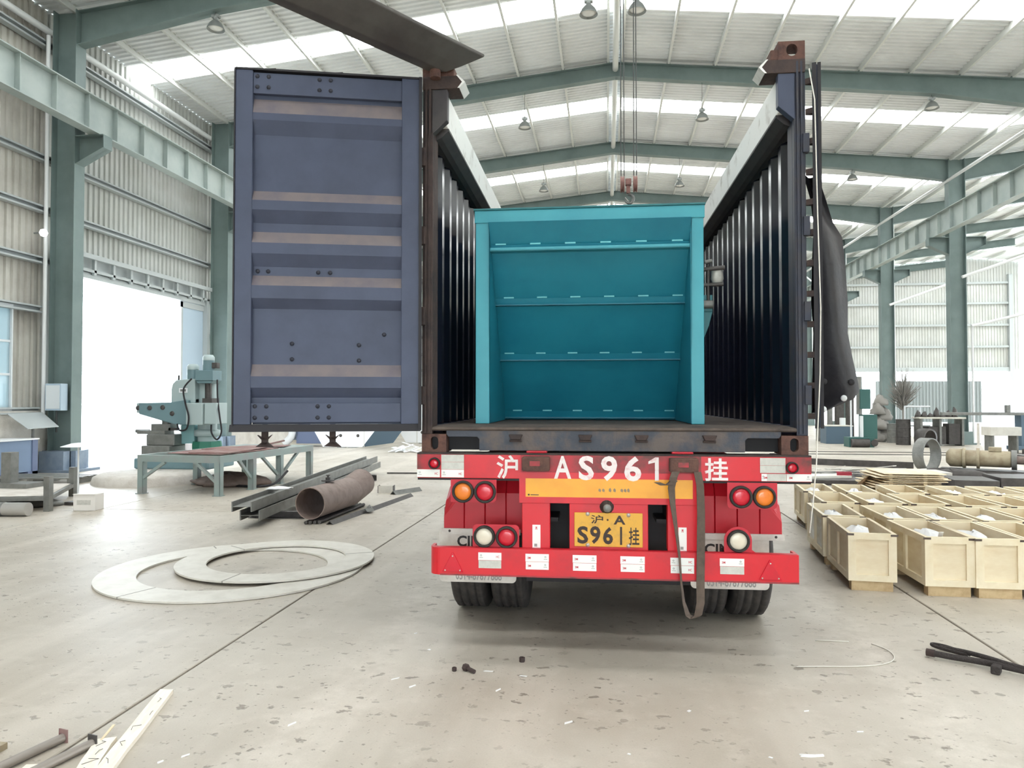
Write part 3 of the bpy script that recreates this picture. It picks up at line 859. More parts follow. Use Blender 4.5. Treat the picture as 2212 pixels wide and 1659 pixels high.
# centre structure: yellow reflector panel, posts, plate holder
prt('reflector_panel', MB().box(-.575, .545, -.0365, -.030, -.316, -.121), 'red')
yb = prt('yellow_reflector', MB().box(-.534, .512, -.0375, -.0365, -.277, -.160), 'reflect_yellow')
rr = random.Random(3)
for k in range(9):
    x = -.07 + k * .022 + rr.uniform(-.004, .004)
    if k in (2, 5): continue
    prt('scuff_mark', MB().prism([(x, -.236), (x + .014, -.242), (x + .017, -.228), (x + .010, -.214 - rr.uniform(0, .01)), (x + .001, -.222)], 'y', -.0380, -.0375), 'scuff', parent=yb)
prt('print_mark', MB().box(-.520, -.508, -.0379, -.0375, -.269, -.259).box(-.503, -.450, -.0379, -.0375, -.267, -.262), 'print_black', parent=yb)
prt('post', MB().box(-.558, -.379, -.030, .05, -.61, -.315), 'red', .004)
prt('post', MB().box(.357, .544, -.030, .05, -.605, -.315), 'red', .004)
prt('plate_holder', MB().box(-.256, .238, -.030, .02, -.61, -.315), 'red', .004)
prt('dark_backing', MB().box(-.56, .545, .32, .36, -.9, .0), 'chassis')  # added dark sheet, stands for the shaded chassis interior behind the openings
for x in (-.40, .365): prt('chassis_rail', MB().box(x - .07, x + .07, .05, 12.0, -.03, -.005).box(x - .006, x + .006, .05, 12.0, -.42, -.03).box(x - .07, x + .07, .05, 12.0, -.445, -.42), 'chassis')
lp = prt('licence_plate', MB().box(-.224, .203, -.043, -.036, -.585, -.371), 'plate_yellow', .004)
for x, z in ((-.14, -.380), (.115, -.383), (-.14, -.575), (.115, -.577)):
    prt('plate_bolt', MB().lathe([(.001, -.010), (.011, -.007), (.013, 0)], 12, (x, -.043, z), 'y'), 'steel_bright', parent=lp)
for s_, x0, x1, zA, zB in (('沪', -.120, -.043, -.440, -.385), ('A', .022, .096, -.443, -.387),
                           ('S', -.205, -.137, -.567, -.457), ('9', -.125, -.060, -.567, -.455), ('6', -.044, .018, -.568, -.459),
                           ('I', .062, .075, -.570, -.457), ('挂', .117, .182, -.570, -.460)):
    me = text_mesh(s_, x0, x1, zA, zB, -.0442, 'plate_black', bold=.012 if s_ in '沪挂' else .03)
    if me: add('lettering', me, None, lp)
prt('dot', MB().lathe([(.001, -.001), (.006, -.001), (.006, 0)], 10, (-.015, -.0435, -.415), 'y'), 'plate_black', parent=lp)
# plate lamp tucked under the reflector panel
pc = prt('plate_lamp', MB().lathe([(.001, -.06), (.022, -.055), (.034, -.03), (.045, 0)], 14, (-.02, -.03, -.334), 'y'), 'rubber')
prt('lamp_glass', MB().lathe([(.001, -.02), (.02, -.018), (.026, 0)], 12, (-.018, -.086, -.336), 'y'), 'steel_grey', parent=pc)
# painted letters on the beam
for s_, x0, x1, zA, zB, bd in (('沪', -.722, -.583, -.166, -.014, .02), ('A', -.352, -.243, -.160, -.016, .02), ('S', -.196, -.100, -.168, -.014, .03),
                               ('9', -.055, .046, -.172, -.014, .03), ('6', .090, .196, -.172, -.014, .03), ('挂', .586, .728, -.164, -.022, .02)):
    me = text_mesh(s_, x0, x1, zA, zB, -.0345 if abs(x0) > .57 else -.0382, 'paint_white', bold=bd)
    if me: add('lettering', me, None, RB)
add('lettering', MB().prism([(.282, -.020), (.304, -.020), (.304, -.166), (.280, -.166), (.280, -.052), (.240, -.062), (.240, -.046)], 'y', -.0384, -.0378), 'paint_white', RB)
# the lower ends of the digits run on over the reflector panel
# lamps
def lamp(x, z, r, y, lens, parent=None, name='lamp'):
    l = prt(name, MB().lathe([(r * .76, -.016), (r * .80, -.03), (r * .93, -.034), (r, -.022), (r, .0)], 28, (x, y, z), 'y'), 'rubber', parent=parent)
    prt('lens', MB().lathe([(.001, -.024), (r * .4, -.0235), (r * .70, -.021), (r * .80, -.014), (r * .80, 0)], 28, (x, y, z), 'y'), lens, parent=l)
    return l
def round_plate(x0, x1, z0, z1, r, y0, y1, corners):
    """rectangle with chosen rounded corners (bl, br, tr, tl)"""
    pts = []
    for (cx, cz, a0, on) in ((x0 + r, z0 + r, PI, corners[0]), (x1 - r, z0 + r, 1.5 * PI, corners[1]), (x1 - r, z1 - r, 0, corners[2]), (x0 + r, z1 - r, .5 * PI, corners[3])):
        if on:
            for k in range(6): pts.append((cx + r * math.cos(a0 + k * PI / 10), cz + r * math.sin(a0 + k * PI / 10)))
        else:
            pts.append((cx + (r if a0 in (0, 1.5 * PI) else -r), cz + (r if a0 in (0, .5 * PI) else -r)))
    return MB().prism(pts, 'y', y0, y1)
b1 = prt('lamp_plate', round_plate(-1.020, -.722, -.318, -.172, .028, -.036, -.028, (0, 1, 0, 0)), 'red_plate')
b2 = prt('lamp_plate', round_plate(.722, 1.022, -.334, -.172, .028, -.036, -.028, (1, 1, 0, 0)), 'red_plate')
b3 = prt('lamp_plate', round_plate(-.876, -.576, -.612, -.458, .028, -.036, -.028, (0, 0, 1, 1)), 'red_plate')
pts = [(.690, -.606), (.896, -.606), (.868, -.585)] + [(.785 + .084 * math.cos(a), -.528 + .084 * math.sin(a)) for a in [k * PI / 12 for k in range(13)]] + [(.701, -.60)]
b4 = prt('lamp_plate', MB().prism(pts, 'y', -.036, -.028), 'red_plate')
lamp(-.938, -.249, .071, -.034, 'lens_amber'); lamp(-.795, -.250, .071, -.034, 'lens_red')
lamp(.803, -.259, .069, -.034, 'lens_red'); lamp(.943, -.258, .069, -.034, 'lens_amber')
lamp(-.799, -.534, .070, -.034, 'lens_white'); lamp(-.655, -.536, .070, -.034, 'lens_red')
lamp(.785, -.530, .069, -.034, 'lens_white')
lamp(-1.127, -.070, .038, -.030, 'lens_red'); lamp(1.110, -.077, .037, -.030, 'lens_red')
# bumper with rounded ends
bz0, bz1 = -.775, -.603
n = 8; outl = []; innr = []
for k in range(n + 1):
    a = PI / 2 * k / n; outl.append((-1.150 + .07 - .07 * math.sin(a), -.012 - .07 * math.cos(a)))
prof = [(p[0], p[1]) for p in outl[::-1]]
mbp = [( -1.150, .06)] + prof + [(1.135, -.082), (1.137, -.075), (1.137, .06), (1.12, .06), (1.12, -.06), (-1.07, -.06), (-1.13, -.01), (-1.13, .06)]
BP = prt('bumper', MB().prism(mbp, 'z', bz0, bz1), 'red')
prt('bumper_top', MB().prism([(-1.13, -.03), (-1.12, -.05), (-1.08, -.07), (1.13, -.07), (1.13, -.03)], 'z', -.607, -.601), 'mud_red', parent=BP)
prt('bumper_lip', MB().box(-1.08, 1.135, -.0825, -.05, -.778, -.768), 'red_grime_shade', parent=BP)
for cx in (-.997, .966):
    w = prt('reflector_triangle', MB().prism([(cx - .068, -.756), (cx + .068, -.756), (cx + .004, -.632), (cx - .004, -.632)], 'y', -.090, -.082), 'lens_red', .003, parent=BP)
    for dx, dz in ((-.048, -.745), (.048, -.745), (0, -.655)): prt('rivet', MB().lathe([(.001, -.004), (.004, -.003), (.005, 0)], 8, (cx + dx, -.090, dz), 'y'), 'sticker_grey', parent=w)
# reflective stickers
def sticker(x0, x1, z0, z1, y, mat, left='3M', right=None, parent=None, logo_left=True):
    st = prt('reflective_sticker', MB().box(x0, x1, y - .0012, y, z0, z1), mat, parent=parent)
    h = z1 - z0; w = x1 - x0
    if mat == 'sticker_white':
        lx = x0 + .012 if logo_left else x1 - .034
        me = text_mesh('3M' if logo_left else 'HC', lx, lx + .021, z0 + h * .32, z0 + h * .62, y - .0018, 'print_red', bold=.02)
        if me: add('lettering', me, None, st)
        rx = x1 - .032 if logo_left else x0 + .008
        prt('print_mark', MB().lathe([(.003, -.0006), (.006, -.0006)], 10, (rx + .010, y - .0012, z0 + h * .62), 'y').box(rx, rx + .022, y - .0018, y - .0012, z0 + h * .30, z0 + h * .36), 'print_grey', parent=st)
    return st
Y = -.083
for i, (x0, x1, z0, z1) in enumerate(((-.832, -.684, -.727, -.628), (-.531, -.383, -.728, -.630), (-.234, -.085, -.729, -.631), (.062, .212, -.728, -.632), (.368, .512, -.729, -.634), (.666, .812, -.727, -.631))):
    zm = (z0 + z1) / 2
    sticker(x0, x1, zm + .001, z1, Y, 'sticker_white', parent=BP, logo_left=i not in (0, 4))
    sticker(x0 + .002, x1 - .001, z0, zm - .001, Y, 'sticker_grey' if i in (0, 5) else 'sticker_white', parent=BP, logo_left=i not in (0, 4))
Y = -.0325
for x0, x1, z0, z1, m, l in ((-1.083, -.934, -.0605, -.014, 'sticker_grey', 1), (-1.083, -.934, -.108, -.062, 'sticker_grey', 1), (-1.243, -1.092, -.160, -.110, 'sticker_white', 0), (-1.083, -.934, -.160, -.110, 'sticker_white', 0),
                             (.921, 1.073, -.064, -.018, 'sticker_grey', 1), (.921, 1.073, -.111, -.0655, 'sticker_grey', 1), (.929, .962, -.161, -.116, 'sticker_white', 1), (.963, 1.078, -.161, -.116, 'sticker_grey', 1), (1.080, 1.229, -.161, -.116, 'sticker_white', 1)):
    sticker(x0, x1, z0, z1, Y, m, parent=RB, logo_left=bool(l))
for x0, x1 in ((-.491, -.440), (.424, .474)):
    st = prt('reflective_sticker', MB().box(x0, x1, -.0312, -.030, -.602, -.456), 'sticker_white')
    me = text_mesh('3M', x0 + .018, x0 + .032, -.487, -.468, -.0318, 'print_red', bold=.02, vertical=True)
    if me: add('lettering', me, None, st)
    prt('print_mark', MB().box(x0 + .012, x0 + .03, -.0318, -.0312, -.594, -.576), 'print_grey', parent=st)
# mudguards over the rear wheels, with flutes
def guard(s):
    xo, xi = (1.15, .56)
    mb = MB(); prof = [(.30, -.57), (.30, -.30), (.36, -.20), (.50, -.12), (1.0, -.10), (1.9, -.10), (2.3, -.2)]
    n = len(prof)
    # rear skin with rounded outer top corner and vertical flutes
    cols = []
    x = xi
    k = 0
    while x < xo - .12:
        cols.append((x, 0)); cols.append((x + .135, 0)); cols.append((x + .140, .012)); x += .145
    cols += [(xo - .1, 0.0), (xo - .05, .015), (xo - .012, .05), (xo, .10)]
    rows = []
    for (u, d) in cols:
        drop = .0 if u < xo - .15 else (.22 * ((u - (xo - .15)) / .15) ** 2)
        rows.append([(s * u, y + d, z - (drop if z > -.5 else 0)) for y, z in prof])
    m = len(prof); vs = [p for r in rows for p in r]
    mb.add(vs, [(i * m + j, i * m + j + 1, (i + 1) * m + j + 1, (i + 1) * m + j) for i in range(len(rows) - 1) for j in range(m - 1)])
    # outer side skirt
    mb.add([(s * xo, .40, -.57), (s * xo, 2.3, -.45), (s * xo, 2.2, -.42), (s * xo, 1.0, -.32), (s * xo, .40, -.42)], [(0, 1, 2, 3, 4)])
    return mb
for s in (-1, 1):
    gobj = prt('mudguard', guard(s), 'mud_red')
    prt('guard_strip', MB().box(*sorted((s * .60, s * 1.145)), .285, .30, -.585, -.545), 'flap_white', parent=gobj)
    prt('strip_bolt', MB().lathe([(.001, -.006), (.008, -.004), (.009, 0)], 10, (s * 1.09, .285, -.562), 'y'), 'steel_dark', parent=gobj)
    # mudflap with maker's lettering
    x0, x1 = sorted((s * .60, s * 1.13)) if s > 0 else (-1.165, -.63)
    if s > 0: x0, x1 = .54, 1.05
    fl = prt('mudflap', round_plate(x0, x1, -.915, -.575, .03, .305, .314, (1, 1, 0, 0)), 'flap_white')
    if s < 0: me = text_mesh('CIMC', -1.040, -.80, -.672, -.596, .304, 'print_black', bold=.03)
    else: me = text_mesh('CIMC', .632, .872, -.690, -.616, .304, 'print_black', bold=.03)
    if me: add('lettering', me, None, fl)
    a, b = (-1.05, -.73) if s < 0 else (.645, .965)
    me = text_mesh('0514-87877888', a, b, -.900, -.840, .304, 'print_grey', bold=.02)
    if me: add('lettering', me, None, fl)
# wheels
def tyre_mesh():
    R, w = .512, .275
    prof = [(.29, -w * .40), (.33, -w * .48), (.43, -w * .5), (.49, -w * .46), (.507, -w * .40)]
    # tread with three grooves
    xs_ = [-.40, -.25, -.235, -.20, -.185, -.045, -.03, .03, .045, .185, .20, .235, .25, .40]
    for i, u in enumerate(xs_):
        groove = i in (2, 3, 6, 7, 10, 11)
        prof.append((R - (.014 if groove else 0), u * w))
    prof += [(.507, w * .40), (.49, w * .46), (.43, w * .5), (.33, w * .48), (.29, w * .40)]
    return MB().lathe(prof, 40, axis='x')
ty = tyre_mesh().mesh('tyre'); ty.materials.append(MATS['tyre'])
rm = MB().lathe([(.05, -.1), (.2, -.1), (.26, -.12), (.30, -.12), (.30, .12), (.26, .12), (.2, .02), (.05, .02)], 24, axis='x').mesh('rim'); rm.materials.append(MATS['steel_grey'])
for ya in (1.22, 2.50, 3.78):
    prt('axle', MB().cyl((-1.0, ya, -.805), (1.0, ya, -.805), .075, n=14), 'chassis')
    for x in (-1.052, -.745, .745, 1.052):
        w_ = add('tyre', ty, None, tr, loc=(x, ya, -.805))
        add('rim', rm, None, w_)
for x in (-.45, .45):
    prt('landing_leg', MB().box(x - .06, x + .06, 9.6, 9.72, -1.29, -.3).box(x - .13, x + .13, 9.53, 9.79, -1.317, -1.29), 'chassis')
prt('gooseneck', MB().box(-.5, .5, 9.9, 12.1, -.25, -.1), 'chassis')
prt('cross_beam', MB().box(-1.2, 1.2, 11.7, 11.9, -.25, -.02).box(-1.2, 1.2, 5.9, 6.05, -.25, -.02), 'red')

# loose lashing strap hanging over the right lock block
pts = [(.40, -.115, -.10), (.385, -.125, -.135), (.372, -.125, -.20), (.38, -.12, -.3), (.400, -.115, -.45), (.42, -.115, -.62), (.430, -.115, -.78), (.445, -.11, -.90), (.468, -.11, -.975), (.50, -.11, -.995), (.530, -.11, -.975), (.545, -.112, -.90), (.545, -.115, -.75), (.548, -.12, -.55), (.550, -.12, -.35), (.545, -.122, -.18), (.530, -.118, -.10)]
sg = thing('lashing_strap', 'brown lashing strap loop hanging from the right twist-lock block down past the bumper', 'strap', CLOC, CRZ)
def band(pts, widths, th=.004, yaw=None):
    mb = MB(); vs = []
    for i, p in enumerate(pts):
        w, a = widths[i]; p = Vector(p); dx = Vector((math.cos(a), math.sin(a), 0)) * (w / 2); dn = Vector((-math.sin(a), math.cos(a), 0)) * (th / 2)
        vs += [p - dx - dn, p + dx - dn, p + dx + dn, p - dx + dn]
    fs = []
    for i in range(len(pts) - 1):
        for k in range(4): fs.append((i * 4 + k, i * 4 + (k + 1) % 4, i * 4 + 4 + (k + 1) % 4, i * 4 + 4 + k))
    fs += [(3, 2, 1, 0), tuple(len(vs) - 4 + k for k in range(4))]
    return mb.add(vs, fs)
wd = [(.05, .2), (.05, .3), (.05, .5), (.05, .8), (.05, 1.1), (.05, 1.25), (.05, 1.3), (.05, 1.2), (.05, .9), (.05, .5), (.05, .3), (.05, .15), (.05, .1), (.05, .1), (.048, .1), (.046, .1), (.046, .1)]
add('webbing', band(pts, wd), 'strap', sg)
add('strap_tail', band([(.385, -.135, -.155), (.36, -.14, -.178), (.325, -.138, -.182), (.285, -.14, -.165)], [(.045, .3), (.05, .4), (.05, .2), (.04, .1)], .02), 'strap', sg)
# thin cord hanging from the top right corner
add_c = MB().tube([(1.235, -.03, 2.40), (1.262, -.045, 2.2), (1.272, -.05, 1.5), (1.285, -.05, .9), (1.278, -.05, .5), (1.262, -.05, .18), (1.250, -.055, -.05), (1.225, -.06, -.30), (1.205, -.06, -.47)], .004, n=6)
tag(add('hanging_cord', add_c, 'cord_white', None, loc=CLOC, rz=CRZ), 'thin pale cord hanging down the right rear corner of the container', 'cord')

# tarpaulin slung on the outside of the right door
def tarp():
    mb = MB()
    rows = [(1.95, 1.40, 1.50), (1.78, 1.44, 1.57), (1.63, 1.455, 1.625), (1.52, 1.46, 1.690), (1.30, 1.465, 1.700), (1.05, 1.47, 1.708), (.82, 1.475, 1.714), (.62, 1.478, 1.745), (.46, 1.48, 1.762), (.40, 1.48, 1.762), (.345, 1.48, 1.715), (.29, 1.48, 1.585), (.245, 1.48, 1.49)]
    n = 9; vs = []
    for z, a, b in rows:
        for i in range(n):
            u = i / (n - 1); x = a + (b - a) * u
            y = .72 + .05 * math.sin(u * 5 + z * 2.2) + .03 * math.sin(z * 7 + u * 3) + (.05 if z < .8 else 0) * (1 - u)
            vs.append((x, y, z))
    m = len(rows); k = len(vs)
    vs2 = [(x, y + .006, z) for x, y, z in vs]
    fs = [(r * n + i, r * n + i + 1, (r + 1) * n + i + 1, (r + 1) * n + i) for r in range(m - 1) for i in range(n - 1)]
    mb.add(vs, fs, True); mb.add(vs2, fs, True)
    edge = [i for i in range(n)] + [r * n + n - 1 for r in range(1, m)] + [(m - 1) * n + i for i in range(n - 2, -1, -1)] + [r * n for r in range(m - 2, 0, -1)]
    e = len(edge)
    mb.add([vs[i] for i in edge] + [vs2[i] for i in edge], [(i, (i + 1) % e, e + (i + 1) % e, e + i) for i in range(e)])
    return mb
tp = thing('tarpaulin', 'black tarpaulin with eyelets hanging beside the right side of the container', 'tarpaulin', CLOC, CRZ)
add('cloth', tarp(), 'tarp', tp)
for x, z, m in ((1.643, .353, 'eyelet'), (1.505, .275, 'eyelet'), (1.51, .470, 'chassis'), (1.695, .465, 'chassis')):
    add('eyelet_disc', MB().lathe([(.001, -.006), (.020, -.006), (.022, 0), (.022, .004)], 16, (x, .64, z), 'y'), m, tp)

# ------------------------------------------------------------------ the teal steel cargo inside the container
tf = thing('welded_box', 'large teal painted steel frame with shelf ribs standing inside the container', 'steel box', CLOC, CRZ)
FZ = .173
def fc(z): return .55 + (1.40 - z) * .74        # sloping back plate
add('leg', MB().box(-.936, -.838, .45, .465, FZ, 1.62).box(-.936, -.922, .465, 1.95, FZ, 1.69), 'teal', tf, .003)
add('leg', MB().box(.572, .660, .45, .465, FZ, 1.62).box(.646, .660, .465, 1.95, FZ, 1.69), 'teal', tf, .003)
add('top_beam', MB().box(-.943, .667, .44, .47, 1.605, 1.692), 'teal', tf, .003)
add('top_plate', MB().box(-.950, .672, .43, 1.95, 1.692, 1.706), 'teal_dark', tf, .003)
bp = MB()
zA, zB = 1.60, .178
bp.add([(-.838, fc(zA), zA), (.572, fc(zA), zA), (.572, fc(zB), zB), (-.838, fc(zB), zB)], [(0, 1, 2, 3)])
bp.add([(-.838, fc(zA) + .01, zA), (.572, fc(zA) + .01, zA), (.572, fc(zB) + .01, zB), (-.838, fc(zB) + .01, zB)], [(3, 2, 1, 0)])
add('back_plate', bp, 'teal_shaded', tf)
for x0, x1 in ((-.842, -.836), (.570, .576)):
    add('side_plate', MB().prism([(.462, FZ + .003), (fc(zB) + .02, FZ + .003), (fc(zA) + .02, zA), (.462, zA)], 'x', x0, x1), 'teal_shaded', tf)
add('rear_plate', MB().box(-.93, .655, 1.94, 1.95, FZ, 1.69), 'teal_shaded', tf)
for i, (z, h) in enumerate(((1.405, .05), (1.050, .055), (.650, .055), (.188, .06))):
    y = fc(z) - .05
    if i == 0: y = .475
    add('rib', MB().box(-.836, .570, y, fc(z) + .03, z, z + .010).box(-.836, .570, y, y + .010, z, z + h * (.55 if i == 0 else .12)), 'teal_shaded' if i else 'teal', tf)
    add('rib_flange', MB().add([(-.836, fc(z + h) - .012, z + h), (.570, fc(z + h) - .012, z + h), (.570, fc(z) - .03, z + .01), (-.836, fc(z) - .03, z + .01)], [(0, 1, 2, 3)]), 'teal_shaded', tf)
    for k in range(6):
        x = -.80 + k * .25 + (.03 if i % 2 else 0)
        zz = z + h + .006
        if x + .07 > .57: continue
        add('weld_bead', MB().bar((x, fc(zz) - .004, zz), (x + .075, fc(zz) - .004, zz), .008, .010), 'teal_weld', tf)
# latch and bracket on its right side
lt = add('latch_bracket', MB().box(.66, .745, .62, .70, .97, 1.09).prism([(.66, .72), (.66, .97), (.745, .97), (.72, .87)], 'y', .62, .64), 'teal_dark', tf, .003)
add('latch_lever', MB().cyl((.715, .62, 1.02), (.715, .62, 1.32), .012, n=8).cyl((.66, .62, 1.27), (.83, .62, 1.285), .016, n=8).cyl((.66, .62, 1.16), (.82, .62, 1.165), .014, n=8), 'steel_dark', lt)
add('pin', MB().cyl((.675, .60, 1.02), (.74, .60, 1.02), .03, n=12).cyl((.69, .60, 1.32), (.74, .60, 1.33), .014, n=8), 'steel_grey', lt)
add('wrap', MB().lathe([(.001, 0), (.03, .02), (.045, .06), (.04, .12), (.001, .15)], 10, (.785, .66, 1.15)), 'sticker_grey', lt)

# ------------------------------------------------------------------ overhead crane with its hook, pendant lamps
cr = thing('overhead_crane', 'overhead travelling crane with four ropes and a hook hanging above the container', 'crane', (0, 11.0, 0))
add('bridge_girder', MB().box(-11.95, 12.6, -.25, .25, 9.0, 9.9), 'beam_green', cr)
add('end_carriage', MB().box(-12.05, -11.65, -1.4, 1.4, 8.78, 9.05), 'beam_green', cr)
add('end_carriage', MB().box(12.3, 12.7, -1.4, 1.4, 8.78, 9.05), 'beam_green', cr)
add('hoist', MB().box(-.1, .8, -.3, .3, 8.55, 9.0), 'beam_green', cr)
for x, x2 in ((.226, .222), (.272, .268), (.414, .418), (.455, .450)):
    add('rope', MB().cyl((x, 0, 4.95), (x2, 0, 8.6), .0075, n=8), 'cable', cr)
hb = add('hook_block', MB().box(.29, .375, -.05, .05, 4.865, 4.96), 'crane_red', cr, .006)
for x in (.225, .415):
    add('sheave', MB().lathe([(.02, -.03), (.115, -.03), (.125, -.02), (.105, 0), (.125, .02), (.115, .03), (.02, .03)], 24, (x + .02, 0, 4.885), 'x'), 'crane_red', hb)
add('shank', MB().box(.305, .36, -.03, .03, 4.745, 4.88), 'crane_red', hb, .004)
pts = []; rad = []
for k in range(19):
    a = math.radians(95 - k * 15.5); pts.append((.345 + .062 * math.cos(a) * (1 if k < 12 else 1.02), 0, 4.665 + .068 * math.sin(a))); rad.append(.022 if k < 12 else .022 - (k - 11) * .0018)
add('hook', MB().tube([(.333, 0, 4.76)] + pts, [.018] + rad, n=12), 'hook_steel', hb)
add('safety_latch', MB().bar((.285, 0, 4.69), (.335, 0, 4.63), .02, .008), 'steel_bright', hb)

lamp_me = {}
def pendant(x, y, z, label):
    t = thing('pendant_lamp', label, 'lamp', (x, y, z), 0, 'high bay pendant lamps')
    if not lamp_me:
        b = MB().lathe([(.001, .36), (.05, .35), (.06, .30), (.06, .24), (.03, .2)], 16).box(-.09, .09, -.05, .05, .27, .33).mesh('housing'); b.materials.append(MATS['lamp_grey'])
        c = MB().lathe([(.05, .21), (.09, .19), (.15, .12), (.195, .02), (.20, 0), (.192, .0), (.14, .11), (.05, .19)], 24).mesh('shade'); c.materials.append(MATS['lamp_grey'])
        d = MB().lathe([(.001, -.005), (.10, .01), (.17, .04), (.17, .045), (.001, .05)], 20).mesh('lens'); d.materials.append(MATS['lamp_glass'])
        lamp_me.update(housing=b, shade=c, lens=d)
    for k, m in lamp_me.items(): add(k, m, None, t)
    d = abs(x - RIDGE); zt = 12.1 - .45 - .111 * d - max(0, d - 9.2) / 3.4 * .22
    add('rod', MB().cyl((0, 0, .34), (0, 0, max(.38, zt - z)), .006, n=6), 'cable', t)
rows = {15.7: 'nearest row, under the first frame', 22.7: 'second row, under the second frame', 29.7: 'third row, under the third frame', 36.7: 'fourth row, under the fourth frame'}
for y in rows:
    for x, w in ((-8.93, 'far left'), (-2.53, 'left of the ridge'), (2.92, 'right of the ridge'), (9.5, 'far right')):
        if y == 15.7 and abs(x) < 5:
            x = -.36 if x < 0 else .67
            pendant(x, y, 9.98, 'grey pendant factory lamp beside the crane ropes, %s' % ('left of the two' if x < 0 else 'right of the two')); continue
        if y == 36.7 and abs(x) > 5: continue
        if y in (15.7,) and x > 5: continue
        pendant(x, y, 10.22, 'grey bell-shaped pendant lamp %s, %s' % (w, rows[y]))

# ------------------------------------------------------------------ wooden crates
CW, CD, CH = .355, .87, .50
def crate_meshes(white):
    """parts of one crate, base at z=0, front face at y=0, centred on x"""
    P = {}
    pm = 'plywood_white' if white else 'plywood'
    z0 = .085; h = CW / 2; t = .012
    def put(name, mb, mat):
        me = mb.mesh(name); me.materials.append(MATS[mat]); P.setdefault(name, []).append(me)
    put('panel', MB().box(-h, h, 0, t, z0, CH), 'plywood'); put('panel', MB().box(-h, h, CD - t, CD, z0, CH), 'plywood')
    put('panel', MB().box(-h, -h + t, t, CD - t, z0, CH), pm); put('panel', MB().box(h - t, h, t, CD - t, z0, CH), 'plywood')
    put('bottom_board', MB().box(-h + t, h - t, t, CD - t, z0, z0 + .012), 'plywood')
    b = .055; k = .018
    for y0, y1 in ((-k, 0), (CD, CD + k)):
        for x0, x1, za, zb in ((-h - k, h + k, CH - b, CH), (-h - k, h + k, z0, z0 + b), (-h - k, -h - k + b + .01, z0 + b, CH - b), (h + k - b - .01, h + k, z0 + b, CH - b)):
            put('batten', MB().box(x0, x1, y0, y1, za, zb), 'batten')
    for x0, x1 in ((-h - k, -h), (h, h + k)):
        for ya, yb, za, zb in ((0, CD, CH - b, CH), (0, CD, z0, z0 + b), (0, b, z0 + b, CH - b), (CD - b, CD, z0 + b, CH - b), (CD / 2 - b / 2, CD / 2 + b / 2, z0 + b, CH - b)):
            put('batten', MB().box(x0, x1, ya, yb, za, zb), 'batten')
    put('skid', MB().box(-h + .01, h - .01, .0, .09, 0, z0), 'wood_skid'); put('skid', MB().box(-h + .01, h - .01, CD - .1, CD - .01, 0, z0), 'wood_skid')
    for x in (-h + .0, h - .0):
        put('corner_clip', MB().box(x - .03, x + .03, -k - .003, -k, CH - .022, CH - .005), 'clip_steel')
    return P
CR = {w: crate_meshes(w) for w in (0, 1)}
bagmb = MB()
def lump(seed, sx, sy, sz, n=10, m=6):
    r = random.Random(seed); mb = MB(); vs = []
    for j in range(m + 1):
        ph = PI / 2 * j / m
        for i in range(n):
            a = 2 * PI * i / n; q = 1 + r.uniform(-.22, .22)
            vs.append((sx * math.cos(a) * math.cos(ph) * q, sy * math.sin(a) * math.cos(ph) * q, sz * math.sin(ph) * (1 + r.uniform(-.25, .2))))
    fs = [(j * n + i, j * n + (i + 1) % n, (j + 1) * n + (i + 1) % n, (j + 1) * n + i) for j in range(m) for i in range(n)]
    fs.append(tuple(range(n))[::-1]); mb.add(vs, fs, True); return mb
def crate(x, y, rot, label, white=0, bag=None, h=1.0, bagz=.455):
    """x: centre of the front face"""
    t = thing('wooden_crate', label, 'crate', (x, y, 0), math.radians(rot), 'open plywood crates in rows')
    for nm, L in CR[white].items():
        for me in L:
            o = add(nm, me, None, t)
    if h != 1.0: t.scale = (1, .5, h)
    if bag:
        bg = add('plastic_bag', lump(bag, .14, .30, .12), 'bag_white', None, loc=(x + .43 * math.sin(-math.radians(rot)), y + .46, bagz - .1), rz=math.radians(rot))
        tag(bg, 'white plastic bag in the %s' % label.replace('open ', '').replace(' with whitish left side', ''), 'bag', 'bags inside the crates')
ROW = [
 (2.285, 6.74, -5, 'open plywood crate, nearest row, closest to the trailer', 0, 11),
 (2.865, 6.63, -1, 'open plywood crate, nearest row, second from the trailer', 0, 12),
 (3.255, 6.61, 0, 'open plywood crate, nearest row, third from the trailer', 0, 13),
 (3.66, 6.62, 0, 'open plywood crate, nearest row, cut by the right picture edge', 0, None),
 (2.355, 7.74, -5, 'open crate with whitish left side, second row, closest to the trailer', 1, 14),
 (2.93, 7.62, -2, 'open plywood crate, second row, second from the trailer', 0, 15),
 (3.345, 7.60, -2, 'open plywood crate, second row, third from the trailer', 0, 16),
 (3.79, 7.60, -1, 'open plywood crate, second row, fourth from the trailer', 0, 17),
 (4.23, 7.60, -1, 'open plywood crate, second row, at the right picture edge', 0, None),
 (2.64, 8.78, -5, 'open plywood crate, third row, closest to the trailer', 1, None),
 (3.14, 8.75, -3, 'open plywood crate, third row, second from the trailer', 0, 18),
 (3.59, 8.74, -3, 'open plywood crate, third row, third from the trailer', 0, None),
 (4.12, 8.65, 0, 'open plywood crate, third row, fourth from the trailer', 0, None),
 (4.58, 8.65, 0, 'open plywood crate, third row, fifth from the trailer', 0, None),
 (5.03, 8.65, 0, 'open plywood crate, third row, at the right picture edge', 0, None),
 (2.70, 9.78, -6, 'open plywood crate, farthest row, closest to the trailer', 0, 19),
 (3.20, 9.72, -5, 'open plywood crate, farthest row, second from the trailer', 0, 20),
 (3.78, 9.74, -5, 'open plywood crate, farthest row, third from the trailer', 0, None),
 (4.45, 9.70, -2, 'open plywood crate, farthest row, fourth from the trailer', 0, 21),
 (4.95, 9.70, -2, 'open plywood crate, farthest row, fifth from the trailer', 0, 22),
 (5.45, 9.70, -1, 'open plywood crate, farthest row, at the right picture edge', 0, None)]
